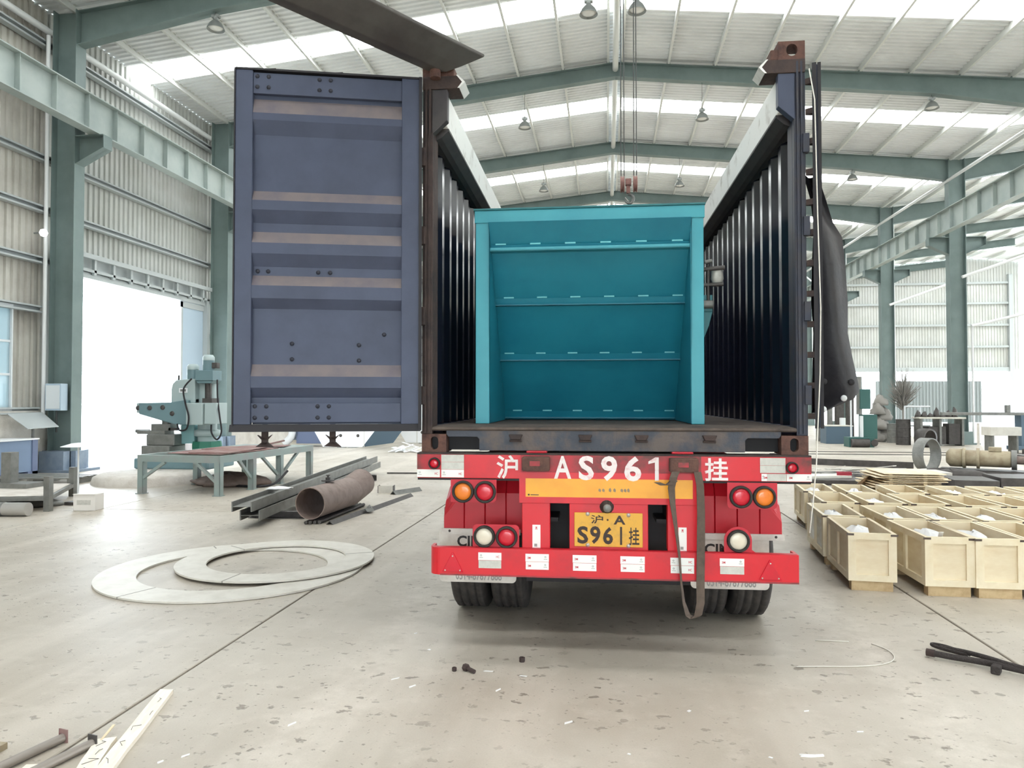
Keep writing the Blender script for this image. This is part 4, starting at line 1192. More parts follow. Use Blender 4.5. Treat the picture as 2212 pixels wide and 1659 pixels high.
for x, y, r, lab, w, bag in ROW: crate(x, y, r, lab, w, bag)
tag(add('paper_strip', MB().bar((2.845, 6.78, .41), (2.82, 6.66, .535), .035, .004), 'bag_white'), 'white paper strip hooked over the rim of a nearest-row crate', 'paper')

# stack of plywood sheets behind the crates
ps = thing('plywood_stack', 'fanned stack of thin pale plywood sheets behind the crates', 'plywood', (5.05, 13.5, 0))
r = random.Random(5)
for k in range(13):
    w = 1.05 + r.uniform(-.08, .08); sh = add('sheet', MB().box(-w / 2, w / 2, -.5, .5, 0, .012), 'plywood', ps, loc=(r.uniform(-.06, .06) + (.05 if k > 8 else 0), r.uniform(-.05, .05), .02 + k * .033), rz=r.uniform(-.1, .1))
for x in (-.3, .25): add('spacer', MB().box(x - .03, x + .03, -.42, .42, 0, .43), 'plywood', ps)
tag(add('plywood_sheet', MB().add([(4.0, 13.2, .01), (4.55, 13.9, .01), (4.8, 13.95, .33), (4.35, 13.2, .3)], [(0, 1, 2, 3)]).add([(4.0, 13.2, .022), (4.55, 13.9, .022), (4.8, 13.95, .342), (4.35, 13.2, .312)], [(3, 2, 1, 0)]), 'pipe_tan'), 'tan plywood offcut leaning against the plywood stack', 'plywood')

# steel plates, bars and offcuts lying between crates and far machines
def plate(x, y, w, d, h, rot, label, mat='steel_dark', z=0., tilt=0.):
    o = add('steel_plate', MB().box(-w / 2, w / 2, -d / 2, d / 2, 0, h), mat, None, .004, loc=(x, y, z), rot=(tilt, 0, math.radians(rot)))
    return tag(o, label, 'steel plate')
plate(6.9, 15.1, .75, .9, .16, -8, 'dark steel plate block right of the plywood stack')
plate(7.9, 15.2, 1.05, .9, .20, -6, 'thick dark steel block farthest right among the plates')
plate(6.25, 15.6, .7, .8, .12, -4, 'lower dark steel plate just right of the plywood stack')
plate(6.55, 16.2, .9, .8, .06, 4, 'thin steel plate with pale top, lowest of the layered plates', 'steel_dark')
plate(6.5, 16.3, .8, .8, .05, -6, 'thin steel plate, second of the layered plates', 'steel_grey', .062)
plate(6.62, 16.35, .75, .7, .06, 2, 'thin steel plate, topmost of the layered plates', 'ring_steel', .114)
plate(7.4, 16.1, .7, .5, .05, -12, 'flat steel strip between the layered plates and the tan motor', 'steel_grey')
plate(4.5, 15.3, 1.5, .7, .10, -5, 'long dark plate pile base left of the plywood stack')
plate(4.35, 15.5, .9, .5, .05, 14, 'pale plate offcut on the dark base left of the plywood', 'ring_steel', .102)
plate(4.6, 16.9, .9, .5, .04, -20, 'pale thin plate offcut near the trailer wheel side', 'ring_steel')
t = thing('channel_piece', 'short dark red painted steel channel on the scrap pile', 'steel channel', (4.72, 15.45, 0.10), -.1)
add('web', MB().box(-.14, .14, -.05, -.04, .0, .11), 'oxide_red', t); add('flange', MB().box(-.14, .14, -.05, .05, .11, .12), 'oxide_red', t)
for i, (x0, y0, x1, y1, z0, z1, mat) in enumerate(((4.4, 16.8, 6.2, 15.6, .10, .12, 'ring_steel'), (4.5, 17.1, 6.5, 15.7, .06, .08, 'steel_grey'), (4.9, 17.3, 6.3, 16.5, .1, .2, 'ring_steel'), (5.3, 17.4, 6.0, 16.3, .05, .28, 'ring_steel'), (5.9, 17.3, 6.6, 16.3, .05, .22, 'ring_steel'))):
    tag(add('flat_bar', MB().bar((x0, y0, z0), (x1, y1, z1), .10 if i > 1 else .05, .02), mat), ['long pale flat bar lying across the scrap pile', 'long grey flat bar beside the red channel', 'pale flat strip on the middle of the scrap pile', 'pale strip tilted up on the scrap pile', 'pale strip nearest the steel hoop'][i], 'steel bar')
r = random.Random(31)
ORD = ['first', 'second', 'third', 'fourth', 'fifth', 'sixth', 'seventh', 'eighth', 'ninth', 'tenth', 'eleventh', 'twelfth']
for k in range(12):
    x = 4.25 + k * .17 + r.uniform(-.05, .05); y = 15.9 + r.uniform(0, 1.2); a = r.uniform(-1.2, .3); L = r.uniform(.35, .8); z = .09 + r.uniform(0, .05)
    tag(add('sheet_offcut', MB().bar((x - L / 2 * math.cos(a), y - L / 2 * math.sin(a), z), (x + L / 2 * math.cos(a), y + L / 2 * math.sin(a), z + r.uniform(-.08, .1)), r.uniform(.06, .2), .01), 'ring_steel' if k % 3 else 'steel_dark'), 'sheet-metal offcut on the scrap pile behind the crates, %s from the left' % ORD[k], 'offcut', 'offcuts on the scrap pile')
plate(5.2, 16.6, 2.0, 1.5, .06, 6, 'wide dark base plate under the scrap pile')
t = thing('long_angle', 'long dark steel angle lying on the floor beyond the scrap pile', 'steel angle', (0, 0, 0))
add('leg_plate', MB().bar((4.9, 19.9, .08), (7.35, 18.8, .08), .015, .16), 'steel_dark', t); add('leg_plate', MB().bar((4.9, 19.97, .01), (7.35, 18.87, .01), .15, .014), 'steel_dark', t)
for y, lab in ((23.5, 'nearer dark floor rail across the hall at right'), (24.6, 'farther dark floor rail across the hall at right')):
    tag(add('floor_rail', MB().box(5.0, 13.0, y - .03, y + .03, 0, .02), 'steel_dark'), lab, 'rail')
# upright steel hoop
hp = MB(); n = 40
for k in range(n + 1): pass
pts = [(.335 * math.cos(a), 0, .36 + .36 * math.sin(a) * (1.0)) for a in [2 * PI * k / n for k in range(n)]]
vs = []
for a in [2 * PI * k / n for k in range(n)]:
    for rr_, yy in ((.345, -.14), (.345, .14), (.325, .14), (.325, -.14)): vs.append((rr_ * math.cos(a), yy, .345 + rr_ * 1.0 * math.sin(a)))
fs = [(i * 4 + k, i * 4 + (k + 1) % 4, ((i + 1) % n) * 4 + (k + 1) % 4, ((i + 1) % n) * 4 + k) for i in range(n) for k in range(4)]
o = add('steel_hoop', MB().add(vs, fs), 'steel_grey', None, loc=(7.45, 18.3, 0), rz=math.radians(30)); o.scale = (.9, 1, 1.12)
tag(o, 'rolled flat-steel hoop standing upright beyond the plates', 'steel hoop')
# tan geared motor on a pallet of scrap
mt = thing('gear_motor', 'tan cylindrical gear motor lying on dark planks at right', 'motor', (8.55, 17.9, 0), math.radians(-28))
add('skid_planks', MB().box(-.9, 1.1, -.3, .3, 0, .08).box(-1.2, .9, -.5, -.2, 0, .06), 'steel_dark', mt)
add('body', MB().lathe([(.001, -.42), (.16, -.42), (.185, -.38), (.185, .45), (.16, .5), (.001, .5)], 24, (0, 0, .33), 'x'), 'tan_paint', mt)
for x in (-.42, -.15): add('flange_ring', MB().lathe([(.15, x - .03), (.235, x - .03), (.235, x + .03), (.15, x + .03)], 24, (0, 0, .33), 'x'), 'tan_paint', mt)
add('gear_end', MB().lathe([(.001, -.78), (.12, -.78), (.21, -.7), (.21, -.45), (.001, -.45)], 20, (0, 0, .33), 'x'), 'tan_paint', mt)
add('shaft', MB().cyl((.5, 0, .32), (.86, 0, .32), .09, n=16), 'pipe_brown', mt)
add('shaft_flange', MB().cyl((.48, 0, .32), (.58, 0, .32), .22, n=16), 'steel_grey', mt)
add('terminal_box', MB().box(.05, .3, -.1, .1, .5, .6), 'tan_paint', mt, .01)
# mesh scrap mat beside it
tag(add('scrap_mat', lump(33, .85, .22, .16, 18, 4), 'steel_dark', None, loc=(7.45, 17.15, 0), rz=-.35), 'dark heap of metal scrap between the hoop and the tan motor', 'scrap')
# right side background machinery
def boxes(t, name, mat, *bx):
    mb = MB()
    for b in bx: mb.box(*b)
    return add(name, mb, mat, t, .01)
g = thing('green_drill_press', 'dark green machine with tall column in the right background', 'machine', (9.05, 27.5, 0))
boxes(g, 'base', 'machine_dkgreen', (-.55, .3, -.3, .3, 0, .35)); boxes(g, 'cabinet', 'machine_dkgreen', (-.05, .42, -.25, .25, .3, 1.15))
boxes(g, 'head', 'machine_dkgreen', (-.12, .22, -.2, .2, 1.35, 2.05)); add('column', MB().cyl((-.1, 0, 1.15), (-.1, 0, 2.5), .1, n=14), 'steel_grey', g)
boxes(g, 'control_panel', 'window_frame', (-.62, -.3, -.24, -.16, 1.7, 2.05)); add('panel_post', MB().cyl((-.45, -.2, .3), (-.45, -.2, 1.7), .03, n=8), 'window_frame', g)
boxes(g, 'side_panel', 'window_frame', (-.14, -.05, -.26, -.1, .35, 1.1)); add('motor', MB().cyl((-.5, -.35, .15), (.1, -.35, .15), .15, n=14), 'steel_dark', g)
add('wheel', MB().cyl((.3, -.32, .15), (.3, .3, .15), .12, n=12), 'steel_dark', g)
b_ = thing('dark_cabinet', 'low dark grey steel box with a pale top in the right background', 'box', (8.78, 29.6, 0))
boxes(b_, 'body', 'machine_slate', (-.48, .48, -.4, .4, 0, .66)); boxes(b_, 'lid', 'ring_steel', (-.5, .5, -.42, .42, .66, .70)); boxes(b_, 'item', 'window_frame', (.15, .32, -.1, .1, .70, .98))
u = thing('steel_uprights', 'tall grey steel posts standing behind the dark cabinet', 'machine', (9.3, 31.0, 0))
for x, w, h in ((-.75, .22, 2.2), (-.35, .16, 2.3), (.02, .3, 2.9), (.42, .26, 3.0)): boxes(u, 'post', 'steel_grey' if x < 0 else 'steel_dark', (x - w / 2, x + w / 2, -.12, .12, 0, h))
boxes(u, 'cross_plate', 'ring_steel', (-.8, .0, -.16, -.12, 1.9, 2.2))
sh = thing('sack_heap', 'pale heap of tied sacks beside the second right column', 'sacks', (10.75, 30.9, 0))
for k, (x, z, sx, sz, sd) in enumerate(((-.1, 0, .42, .55, 41), (.3, .05, .4, .6, 42), (.0, .5, .42, .55, 44), (.25, .85, .34, .5, 45), (.0, 1.1, .3, .45, 46), (.15, 1.45, .26, .4, 47))): add('sack', lump(sd, sx, .35, sz, 12, 6), 'twig', sh, loc=(x, .1 * (k % 2), z))
db = thing('dry_brush', 'grey feathery dry brush bundle standing beside the second right column', 'brush', (11.75, 31.0, 0))
add('stem', MB().cyl((0, 0, 0), (.0, 0, 1.6), .035, n=8), 'twig', db)
r = random.Random(12); fm = MB()
for k in range(260):
    a = r.uniform(0, 2 * PI); e = r.uniform(.05, 1.0); L = r.uniform(.6, 1.25) * (1.1 if e < .5 else .8)
    d = Vector((math.sin(e) * math.cos(a), math.sin(e) * math.sin(a), math.cos(e)))
    p = Vector((r.uniform(-.05, .05), 0, 1.25 + r.uniform(0, .5))); fm.cyl(p, p + d * L, .018, .004, n=4, caps=False)
o = add('twigs', fm, 'twig', db); o['kind'] = 'stuff'
for x, y, rr_, h, mat, lab in ((11.05, 30.2, .2, .75, 'steel_grey', 'light grey drum at the foot of the second right column'), (10.95, 28.9, .25, .95, 'steel_dark', 'dark grey drum left of the background bench')):
    t = thing('drum', lab, 'drum', (x, y, 0)); add('shell', MB().cyl((0, 0, 0), (0, 0, h), rr_, n=18), mat, t); add('rim', MB().lathe([(rr_, h * .98), (rr_ + .012, h * .98), (rr_ + .012, h), (rr_ - .02, h)], 18), mat, t)
    for zz in (.33, .66): add('hoop', MB().lathe([(rr_, h * zz - .02), (rr_ + .012, h * zz), (rr_, h * zz + .02)], 18), mat, t)
w = thing('work_bench', 'grey workbench heaped with dark parts left of the nearest right column', 'bench', (12.15, 28.7, 0))
boxes(w, 'bench_top', 'ring_steel', (-.85, .75, -.35, .35, .98, 1.04))
for x in (-.75, -.1, .66): boxes(w, 'leg', 'steel_grey', (x - .04, x + .04, -.3, .3, 0, .98))
boxes(w, 'lower_box', 'steel_dark', (-.5, .1, -.25, .25, .05, .7), (.2, .6, -.25, .25, .05, .8))
r = random.Random(9)
for k in range(7):
    x = -.75 + k * .21; h = r.uniform(.1, .38); tag(add('machine_part', lump(60 + k, .12, .12, h, 8, 4), 'steel_dark', None, loc=(12.15 + x, 28.7, 1.035)), 'dark machine part on the background bench, %s from the left' % ['first', 'second', 'third', 'fourth', 'fifth', 'sixth', 'seventh'][k], 'machine part', 'parts on the bench')
f2 = thing('trolley_frame', 'white tubular trolley frame beside the dark drum in the background', 'trolley', (11.55, 29.4, 0))
for x in (-.35, .2): add('upright', MB().cyl((x, 0, 0), (x, 0, 1.45), .03, n=8), 'window_frame', f2)
for z in (.7, 1.42): add('rail', MB().cyl((-.35, 0, z), (.55, 0, z), .03, n=8), 'window_frame', f2)
p2 = thing('pipe_stub', 'short dark pipe section lying before the background bench', 'pipe', (11.2, 27.6, 0), .5); add('pipe_shell', MB().lathe([(.27, -.2), (.33, -.2), (.33, .2), (.27, .2), (.27, -.2)], 22, (0, 0, .33), 'y'), 'steel_dark', p2)
s2 = thing('roller_stand', 'grey roller conveyor stand right of the nearest right column', 'conveyor', (13.9, 26.6, 0))
boxes(s2, 'pedestal', 'machine_slate', (-.18, .18, -.2, .2, .1, 1.15), (-.4, .4, -.3, .3, 0, .12)); boxes(s2, 'beam', 'steel_grey', (-2.6, 2.2, -.1, .1, 1.15, 1.25))
for x in (-.5, .4): boxes(s2, 'roller_post', 'steel_grey', (x - .06, x + .06, -.08, .08, 1.25, 1.5))
s3 = thing('trough_cart', 'pale trough on thin legs right of the nearest right column', 'trough', (12.35, 24.9, 0))
boxes(s3, 'trough', 'ring_steel', (-.45, .45, -.3, .3, .55, .82))
for x in (-.35, .35): boxes(s3, 'leg', 'steel_grey', (x - .03, x + .03, -.25, .25, 0, .55))
tag(add('marker_post', MB().cyl((11.35, 24.2, .1), (11.35, 24.2, .95), .035, n=10).lathe([(.35, 0), (.2, .05), (.1, .2), (.04, .3)], 16, (11.35, 24.2, 0)), 'concrete_light'), 'white post on a conical concrete foot in front of the nearest right column', 'post')
for i, (x, y, w_, d_, h_) in enumerate(((12.3, 22.2, 1.6, .7, .12), (11.4, 20.6, 1.4, .5, .16), (10.3, 18.2, .7, .5, .35), (13.6, 24.0, 2.0, .8, .18))):
    plate(x, y, w_, d_, h_, -10 + i * 9, ['dark steel offcut on the floor behind the tan motor', 'dark beam offcut right of the tan motor', 'dark machine part at the right picture edge', 'farthest dark plate pile near the pale trough'][i])
# corrugated yard fence outside the far gable opening
fence = structure('wall_yard_fence')
fme = sheet_mesh('fence_sheet', 1.0, 3.3, 'fence_sheet', ribs=4, h=.06)
for k in range(8): place_sheet(fme, (21.6 + k, 62.5, -.1), (1, 0, 0), (0, 0, 1), 'fence_sheet', fence)

# ------------------------------------------------------------------ left side: rings, pipe, beams
def ring(x, y, z, r0, r1, a0, label):
    t = thing('flange_ring', label, 'steel ring', (x, y, z), a0)
    for k in range(3):
        g_ = .0035
        add('ring_segment', MB().disc_ring((0, 0, 0), r0, r1, .016, 36, k * 2 * PI / 3 + g_, (k + 1) * 2 * PI / 3 - g_), 'ring_steel', t)
    for k in range(3):
        a = k * 2 * PI / 3; add('weld_seam', MB().bar((r0 * math.cos(a), r0 * math.sin(a), .0085), (r1 * math.cos(a), r1 * math.sin(a), .0085), .014, .0165), 'seam', t)
    return t
ring(-3.60, 6.79, .004, .87, 1.225, 2.25, 'larger flat steel ring on the floor, underneath the smaller one')
ring(-3.33, 7.13, .028, .675, .965, .45, 'smaller flat steel ring lying on top of the larger ring')

pb = thing('bent_pipe', 'brown steel pipe with a mitred elbow end lying on angle bars', 'pipe', (-3.95, 9.42, .055), math.radians(-3.3))
R = .215
def hollow(p0, p1, d0, d1, ro, ri, n=28):
    """tube between two points with end planes normal to d0, d1"""
    p0, p1 = Vector(p0), Vector(p1); ax = (p1 - p0).normalized(); d0 = Vector(d0).normalized(); d1 = Vector(d1).normalized()
    u = Vector((0, 0, 1)); a = ax.cross(u).normalized(); b = a.cross(ax); vs = []
    for r_ in (ro, ri):
        for p, d in ((p0, d0), (p1, d1)):
            for i in range(n):
                q = a * (r_ * math.cos(2 * PI * i / n)) + b * (r_ * math.sin(2 * PI * i / n))
                vs.append(p + q - ax * (q.dot(d) / ax.dot(d)))
    mb = MB()
    mb.add(vs[:2 * n], [(i, (i + 1) % n, n + (i + 1) % n, n + i) for i in range(n)], True)
    mb.add(vs[2 * n:], [((i + 1) % n, i, n + i, n + (i + 1) % n) for i in range(n)], True)
    mb.add(vs, [((i + 1) % n, i, 2 * n + i, 2 * n + (i + 1) % n) for i in range(n)] + [(n + i, n + (i + 1) % n, 3 * n + (i + 1) % n, 3 * n + i) for i in range(n)])
    return mb
d1 = Vector((.0, 1, 0)); d2 = Vector((.05, .96, .22)).normalized(); mid = (d1 + d2).normalized()
o = add('pipe_run', hollow((0, 0, R), (0, 1.30, R), d1, mid, R, R - .012), 'pipe_brown', pb)
o2 = add('elbow_piece', hollow((0, 1.30, R), Vector((0, 1.30, R)) + d2 * .45, mid, d2, R, R - .012), 'pipe_brown', pb)
nz = add('branch_nozzle', MB().cyl((-.03, .62, 2 * R - .01), (-.03, .62, 2 * R + .07), .035, n=12).cyl((-.03, .62, 2 * R + .02), (-.03, .62, 2 * R + .035), .095, n=14).cyl((-.03, .62, 2 * R + .07), (-.03, .62, 2 * R + .10), .015, n=8).bar((-.06, .62, 2 * R + .10), (0, .62, 2 * R + .10), .01, .01), 'steel_dark', pb)

def h_beam(p0, p1, label, w=.25, f=.13):
    """H section lying with its web level"""
    d = Vector(p1) - Vector(p0); L = d.length; t = thing('h_beam', label, 'steel beam', p0, math.atan2(-d.x, d.y), 'H-beams stacked beside the pipe'); t.rotation_euler[0] = math.atan2(d.z, d.y)
    add('web', MB().box(-w / 2 + .008, w / 2 - .008, 0, L, f / 2 - .004, f / 2 + .004), 'steel_grey', t)
    for s in (-1, 1): add('flange', MB().box(s * w / 2 - .008, s * w / 2 + .008, 0, L, 0, f), 'steel_grey', t)
    return t
h_beam((-4.60, 9.02, .095), (-5.22, 16.1, .135), 'lower of the two stacked grey H-beams beside the brown pipe')
h_beam((-4.64, 8.88, .226), (-5.26, 16.0, .266), 'upper of the two stacked grey H-beams beside the brown pipe')
for y, x0, x1, lab in ((9.85, -5.0, -4.2, 'nearer dark packing channel under the stacked H-beams'), (14.6, -5.5, -4.7, 'farther packing channel under the stacked H-beams')):
    t = thing('packing_channel', lab, 'steel channel', ((x0 + x1) / 2, y, 0), .05)
    L = x1 - x0; hh = .098 if y < 12 else .124
    add('web', MB().box(-L / 2, L / 2, -.006, .006, 0, hh), 'steel_dark', t); add('flange', MB().box(-L / 2, L / 2, -.08, -.006, hh - .01, hh), 'steel_dark', t); add('flange', MB().box(-L / 2, L / 2, -.08, -.006, 0, .01), 'steel_dark', t)
tag(add('white_rag', lump(71, .20, .12, .035, 12, 4), 'bag_white', None, loc=(-4.76, 10.2, .362), rz=.2), 'white rag lying on top of the stacked H-beams', 'rag')
def angle_bar(p0, p1, a, label, mat='steel_dark', grp=None):
    d = Vector(p1) - Vector(p0); L = d.length; t = thing('angle_bar', label, 'steel angle', p0, math.atan2(-d.x, d.y), grp)
    mb = MB().prism([(-a * .71, 0), (0, a * .71), (a * .71, 0), (a * .71 - .012, 0), (0, a * .71 - .014), (-a * .71 + .012, 0)], 'y', 0, L)
    add('profile', mb, mat, t); return t
angle_bar((-3.66, 9.38, 0), (-3.52, 10.75, 0), .075, 'dark steel angle under the right side of the brown pipe')
angle_bar((-3.53, 10.45, 0), (-3.36, 12.35, 0), .075, 'longer dark steel angle reaching out behind the brown pipe')
for k in range(4): tag(add('steel_rod', MB().cyl((-3.98 + k * .055, 9.35 + .02 * k, .025), (-3.94 + k * .055, 11.1, .025), .024, n=10), 'steel_dark'), 'thin dark steel rod under the brown pipe, %s from the left' % ['first', 'second', 'third', 'fourth'][k], 'steel rod', 'rods under the pipe')
for i, (x, y, rz_) in enumerate(((-3.56, 10.40, .3), (-3.50, 10.36, .8), (-3.47, 10.46, -.4))): 
    o = angle_bar((x, y, .0 + .03 * i), (x + .1 * math.sin(rz_), y + .12, .03 * i), .06, ['small angle offcut beside the pipe, lowest of three', 'small angle offcut beside the pipe, middle of three', 'small angle offcut beside the pipe, top of three'][i], 'steel_grey')
t = thing('channel_offcut', 'short bright channel offcut behind the brown pipe', 'steel channel', (-3.92, 12.75, 0), .1)
add('web', MB().box(-.13, .13, -.06, -.05, 0, .13), 'ring_steel', t); add('flange', MB().box(-.14, -.13, -.06, .1, 0, .13).box(.13, .14, -.06, .1, 0, .13), 'steel_dark', t)
angle_bar((-3.72, 12.5, 0), (-3.40, 13.1, 0), .10, 'short pale angle offcut behind the brown pipe', 'steel_grey')
tag(add('thin_bar', MB().bar((-4.9, 16.0, .02), (-3.9, 16.1, .02), .03, .03), 'steel_dark'), 'thin dark bar on the bright floor behind the H-beams', 'steel bar')

# steel work table with rusty plates
tb = thing('steel_table', 'pale green steel work table with diagonal braces, loaded with rusty plates', 'table', (-6.60, 11.86, 0), math.radians(-6))
TW, TL, TH = 1.66, 3.25, .69
fr = MB().box(-TW, 0, 0, .05, TH - .12, TH).box(-TW, 0, TL - .05, TL, TH - .12, TH).box(-.05, 0, .05, TL - .05, TH - .12, TH).box(-TW, -TW + .05, .05, TL - .05, TH - .12, TH)
for y in (.75, 1.5, 2.25): fr.box(-TW + .05, -.05, y - .025, y + .025, TH - .1, TH)
fr.box(-TW + .05, -.05, 1.5, TL - .05, TH - .012, TH - .002)
add('table_frame', fr, 'table_green', tb)
def leg(x, y):
    return MB().box(x - .055, x + .055, y, y + .012, 0.012, TH - .12).box(x + .043, x + .055, y, y + .11, .012, TH - .12).box(x - .08, x + .08, y - .02, y + .12, 0, .012)
for x, y in ((-TW + .06, .0), (-.055, .0), (-.055, 1.0), (-.055, 1.95), (-.055, TL - .12), (-TW + .06, TL - .12), (-TW + .06, 1.5)): add('leg', leg(x, y), 'table_green', tb)
for p0, p1 in (((-TW + .1, .03, .28), (-TW + .55, .03, TH - .12)), ((-.1, .03, .25), (-.48, .03, TH - .12)), ((-.05, 1.0, .22), (-.05, .6, TH - .1)), ((-.05, 1.9, .2), (-.05, 1.35, TH - .1)), ((-.05, 2.1, .2), (-.05, 2.7, TH - .1))):
    add('brace', MB().bar(p0, p1, .05, .05), 'table_green', tb)
r = random.Random(21)
LBL = ['widest rusty plate on the steel table, at the bottom', 'reddish plate on the near side of the steel table', 'reddish plate overlapping at the near right of the steel table', 'grey rusty plate in the middle of the steel table', 'grey-red plate at the far side of the steel table', 'narrow rusty plate at the far end of the steel table']
RT = Matrix.Rotation(math.radians(-6), 4, 'Z')
for i, (x, y, w_, d_, z, a) in enumerate(((-.75, 1.3, 1.3, 1.5, .002, 2), (-.62, .62, 1.1, .9, .016, -3), (-.45, .72, .75, .95, .030, 5), (-.72, 1.55, 1.0, .8, .030, 8), (-.8, 2.35, .9, .7, .002, -6), (-.5, 2.55, .5, .5, .016, 12))):
    p = Vector((-6.60, 11.86, 0)) + RT @ Vector((x, y, TH + z))
    o = add('rusty_plate', MB().box(-w_ / 2, w_ / 2, -d_ / 2, d_ / 2, 0, .012), 'plate_rust', None, loc=p, rz=math.radians(-6 + a)); tag(o, LBL[i], 'steel plate', 'rusty plates on the table')
p = Vector((-6.60, 11.86, 0)) + RT @ Vector((-.35, 1.75, TH + .06))
tag(add('rusty_bar', MB().bar(p, p + Vector((.28, .5, .09)), .05, .03), 'plate_rust'), 'rusty flat bar propped on the plates of the steel table', 'steel bar')
p = Vector((-6.60, 11.86, 0)) + RT @ Vector((-1.3, .9, TH + .03))
tag(add('white_cup', MB().cyl(p, p + Vector((0, 0, .12)), .06, n=14), 'machine_white'), 'small white pot on the steel table beside the drill', 'pot')

# radial drilling machine on its concrete pad
rd = thing('radial_drill', 'grey-green radial drilling machine standing before the open doorway', 'drilling machine', (-8.93, 15.1, 0))
add('concrete_pad', MB().lathe([(1.12, -.02), (1.08, .13), (.95, .19), (.001, .2)], 28, (-.29, -1.15, 0)), 'concrete_light', rd)
add('base_plate', MB().box(-1.1, .6, -.6, .5, .19, .42), 'drill_green', rd, .03)
add('work_box', MB().box(-1.0, -.35, -.5, .15, .42, .68).box(-.95, -.3, -.4, .15, .68, .92), 'steel_grey', rd, .02)
add('vice', MB().box(-1.2, -.55, -.35, .0, .92, 1.0).box(-.9, -.45, -.3, .0, 1.0, 1.14).cyl((-.62, -.15, 1.14), (-.62, -.15, 1.28), .11, n=16).cyl((-1.32, -.2, .98), (-1.0, -.2, .98), .04, n=10), 'steel_grey', rd)
add('column_foot', MB().cyl((.23, 0, .42), (.23, 0, .76), .36, .30, n=8, smooth=False), 'drill_base', rd)
add('column', MB().cyl((.23, 0, .76), (.23, 0, 2.3), .20, n=24).lathe([(.2, .86), (.27, .88), (.27, 1.0), (.2, 1.02)], 24, (.23, 0, 0)), 'drill_grey', rd)
add('pump_box', MB().box(-.32, .0, -.12, .12, .7, 1.12), 'drill_base_light', rd, .02)
arm = add('arm', MB().prism([(-1.12, 1.36), (-1.12, 1.60), (-.42, 1.61), (-.05, 1.66), (.02, 1.66), (.02, 1.12), (-.3, 1.14)], 'y', -.42, -.08), 'drill_green', rd, .02)
add('arm_end', MB().box(-1.2, -1.12, -.38, -.12, 1.38, 1.6), 'drill_grey', arm, .02)
for x, z in ((-1.16, 1.49), (-.86, 1.49), (-.56, 1.50), (-.34, 1.37)): add('arm_hole', MB().lathe([(.001, -.43), (.05, -.43), (.055, -.415)], 14, (x, 0 if x > -1.15 else .04, z), 'y'), 'steel_dark', arm)
add('head_cover', MB().prism([(-.43, 1.60), (-.43, 1.92), (-.40, 2.02), (-.33, 2.09), (.0, 2.12), (.12, 2.12), (.12, 1.60)], 'y', -.32, .1), 'drill_grey', rd, .02)
np_ = add('name_plate', MB().box(-.24, -.05, -.335, -.32, 1.82, 1.92), 'machine_white', rd); add('plate_window', MB().box(-.21, -.08, -.338, -.335, 1.845, 1.895), 'steel_grey', np_)
add('feed_box', MB().box(.02, .40, -.50, -.05, 1.13, 1.60), 'drill_grey', rd, .02)
add('switch_cabinet', MB().box(.42, .69, -.46, .0, 1.15, 1.60), 'drill_grey', rd, .01)
add('cap', MB().box(-.2, .12, -.28, .0, 1.60, 1.68).box(.28, .5, -.3, .0, 1.60, 1.70), 'steel_dark', rd)
add('guide_screw', MB().cyl((.06, -.2, 1.68), (.06, -.2, 2.2), .045, n=12).cyl((.36, -.2, 1.6), (.36, -.2, 2.25), .07, n=12), 'steel_dark', rd)
add('motor_bracket', MB().box(.16, .56, -.38, .0, 2.08, 2.30).prism([(.2, 2.02), (.5, 2.02), (.56, 2.08), (.16, 2.08)], 'y', -.36, -.02), 'drill_green', rd, .01)
for x, z in ((.0, 2.10), (.36, 2.30)):
    m_ = add('motor', MB().cyl((x, -.2, z), (x, -.2, z + .22), .12, n=18), 'drill_green', rd)
    add('motor_cap', MB().lathe([(.125, z + .22), (.125, z + .29), (.09, z + .34), (.001, z + .345)], 18, (x, -.2, 0)), 'drill_grey', m_)
    add('terminal_box', MB().box(x + .1, x + .22, -.26, -.12, z + .05, z + .17), 'steel_dark', m_, .01)
def arc_pts(ps, n=14):
    """Catmull-Rom through points"""
    ps = [Vector(p) for p in ps]; q = [ps[0]] + ps + [ps[-1]]; out = []
    for i in range(1, len(q) - 2):
        for k in range(n):
            t_ = k / n; a, b, c, d = q[i - 1], q[i], q[i + 1], q[i + 2]
            out.append(.5 * ((2 * b) + (-a + c) * t_ + (2 * a - 5 * b + 4 * c - d) * t_ ** 2 + (-a + 3 * b - 3 * c + d) * t_ ** 3))
    out.append(ps[-1]); return out
add('hose', MB().tube(arc_pts([(.12, -.45, 2.12), (-.03, -.50, 1.9), (.04, -.55, 1.6), (.12, -.55, 1.3), (.06, -.53, 1.05), (-.12, -.5, 1.02), (-.2, -.45, 1.15)]), .018, n=8), 'gasket', rd)
add('hose', MB().tube(arc_pts([(.62, -.3, 2.1), (.66, -.35, 1.7), (.74, -.4, 1.3), (.78, -.4, .98), (.68, -.4, .82), (.55, -.38, .95), (.52, -.35, 1.13)]), .018, n=8), 'gasket', rd)
add('lubricator', MB().cyl((-.33, -.2, 2.09), (-.33, -.2, 2.2), .02, n=8).box(-.5, -.3, -.3, -.2, 1.0, 1.06), 'steel_dark', rd)
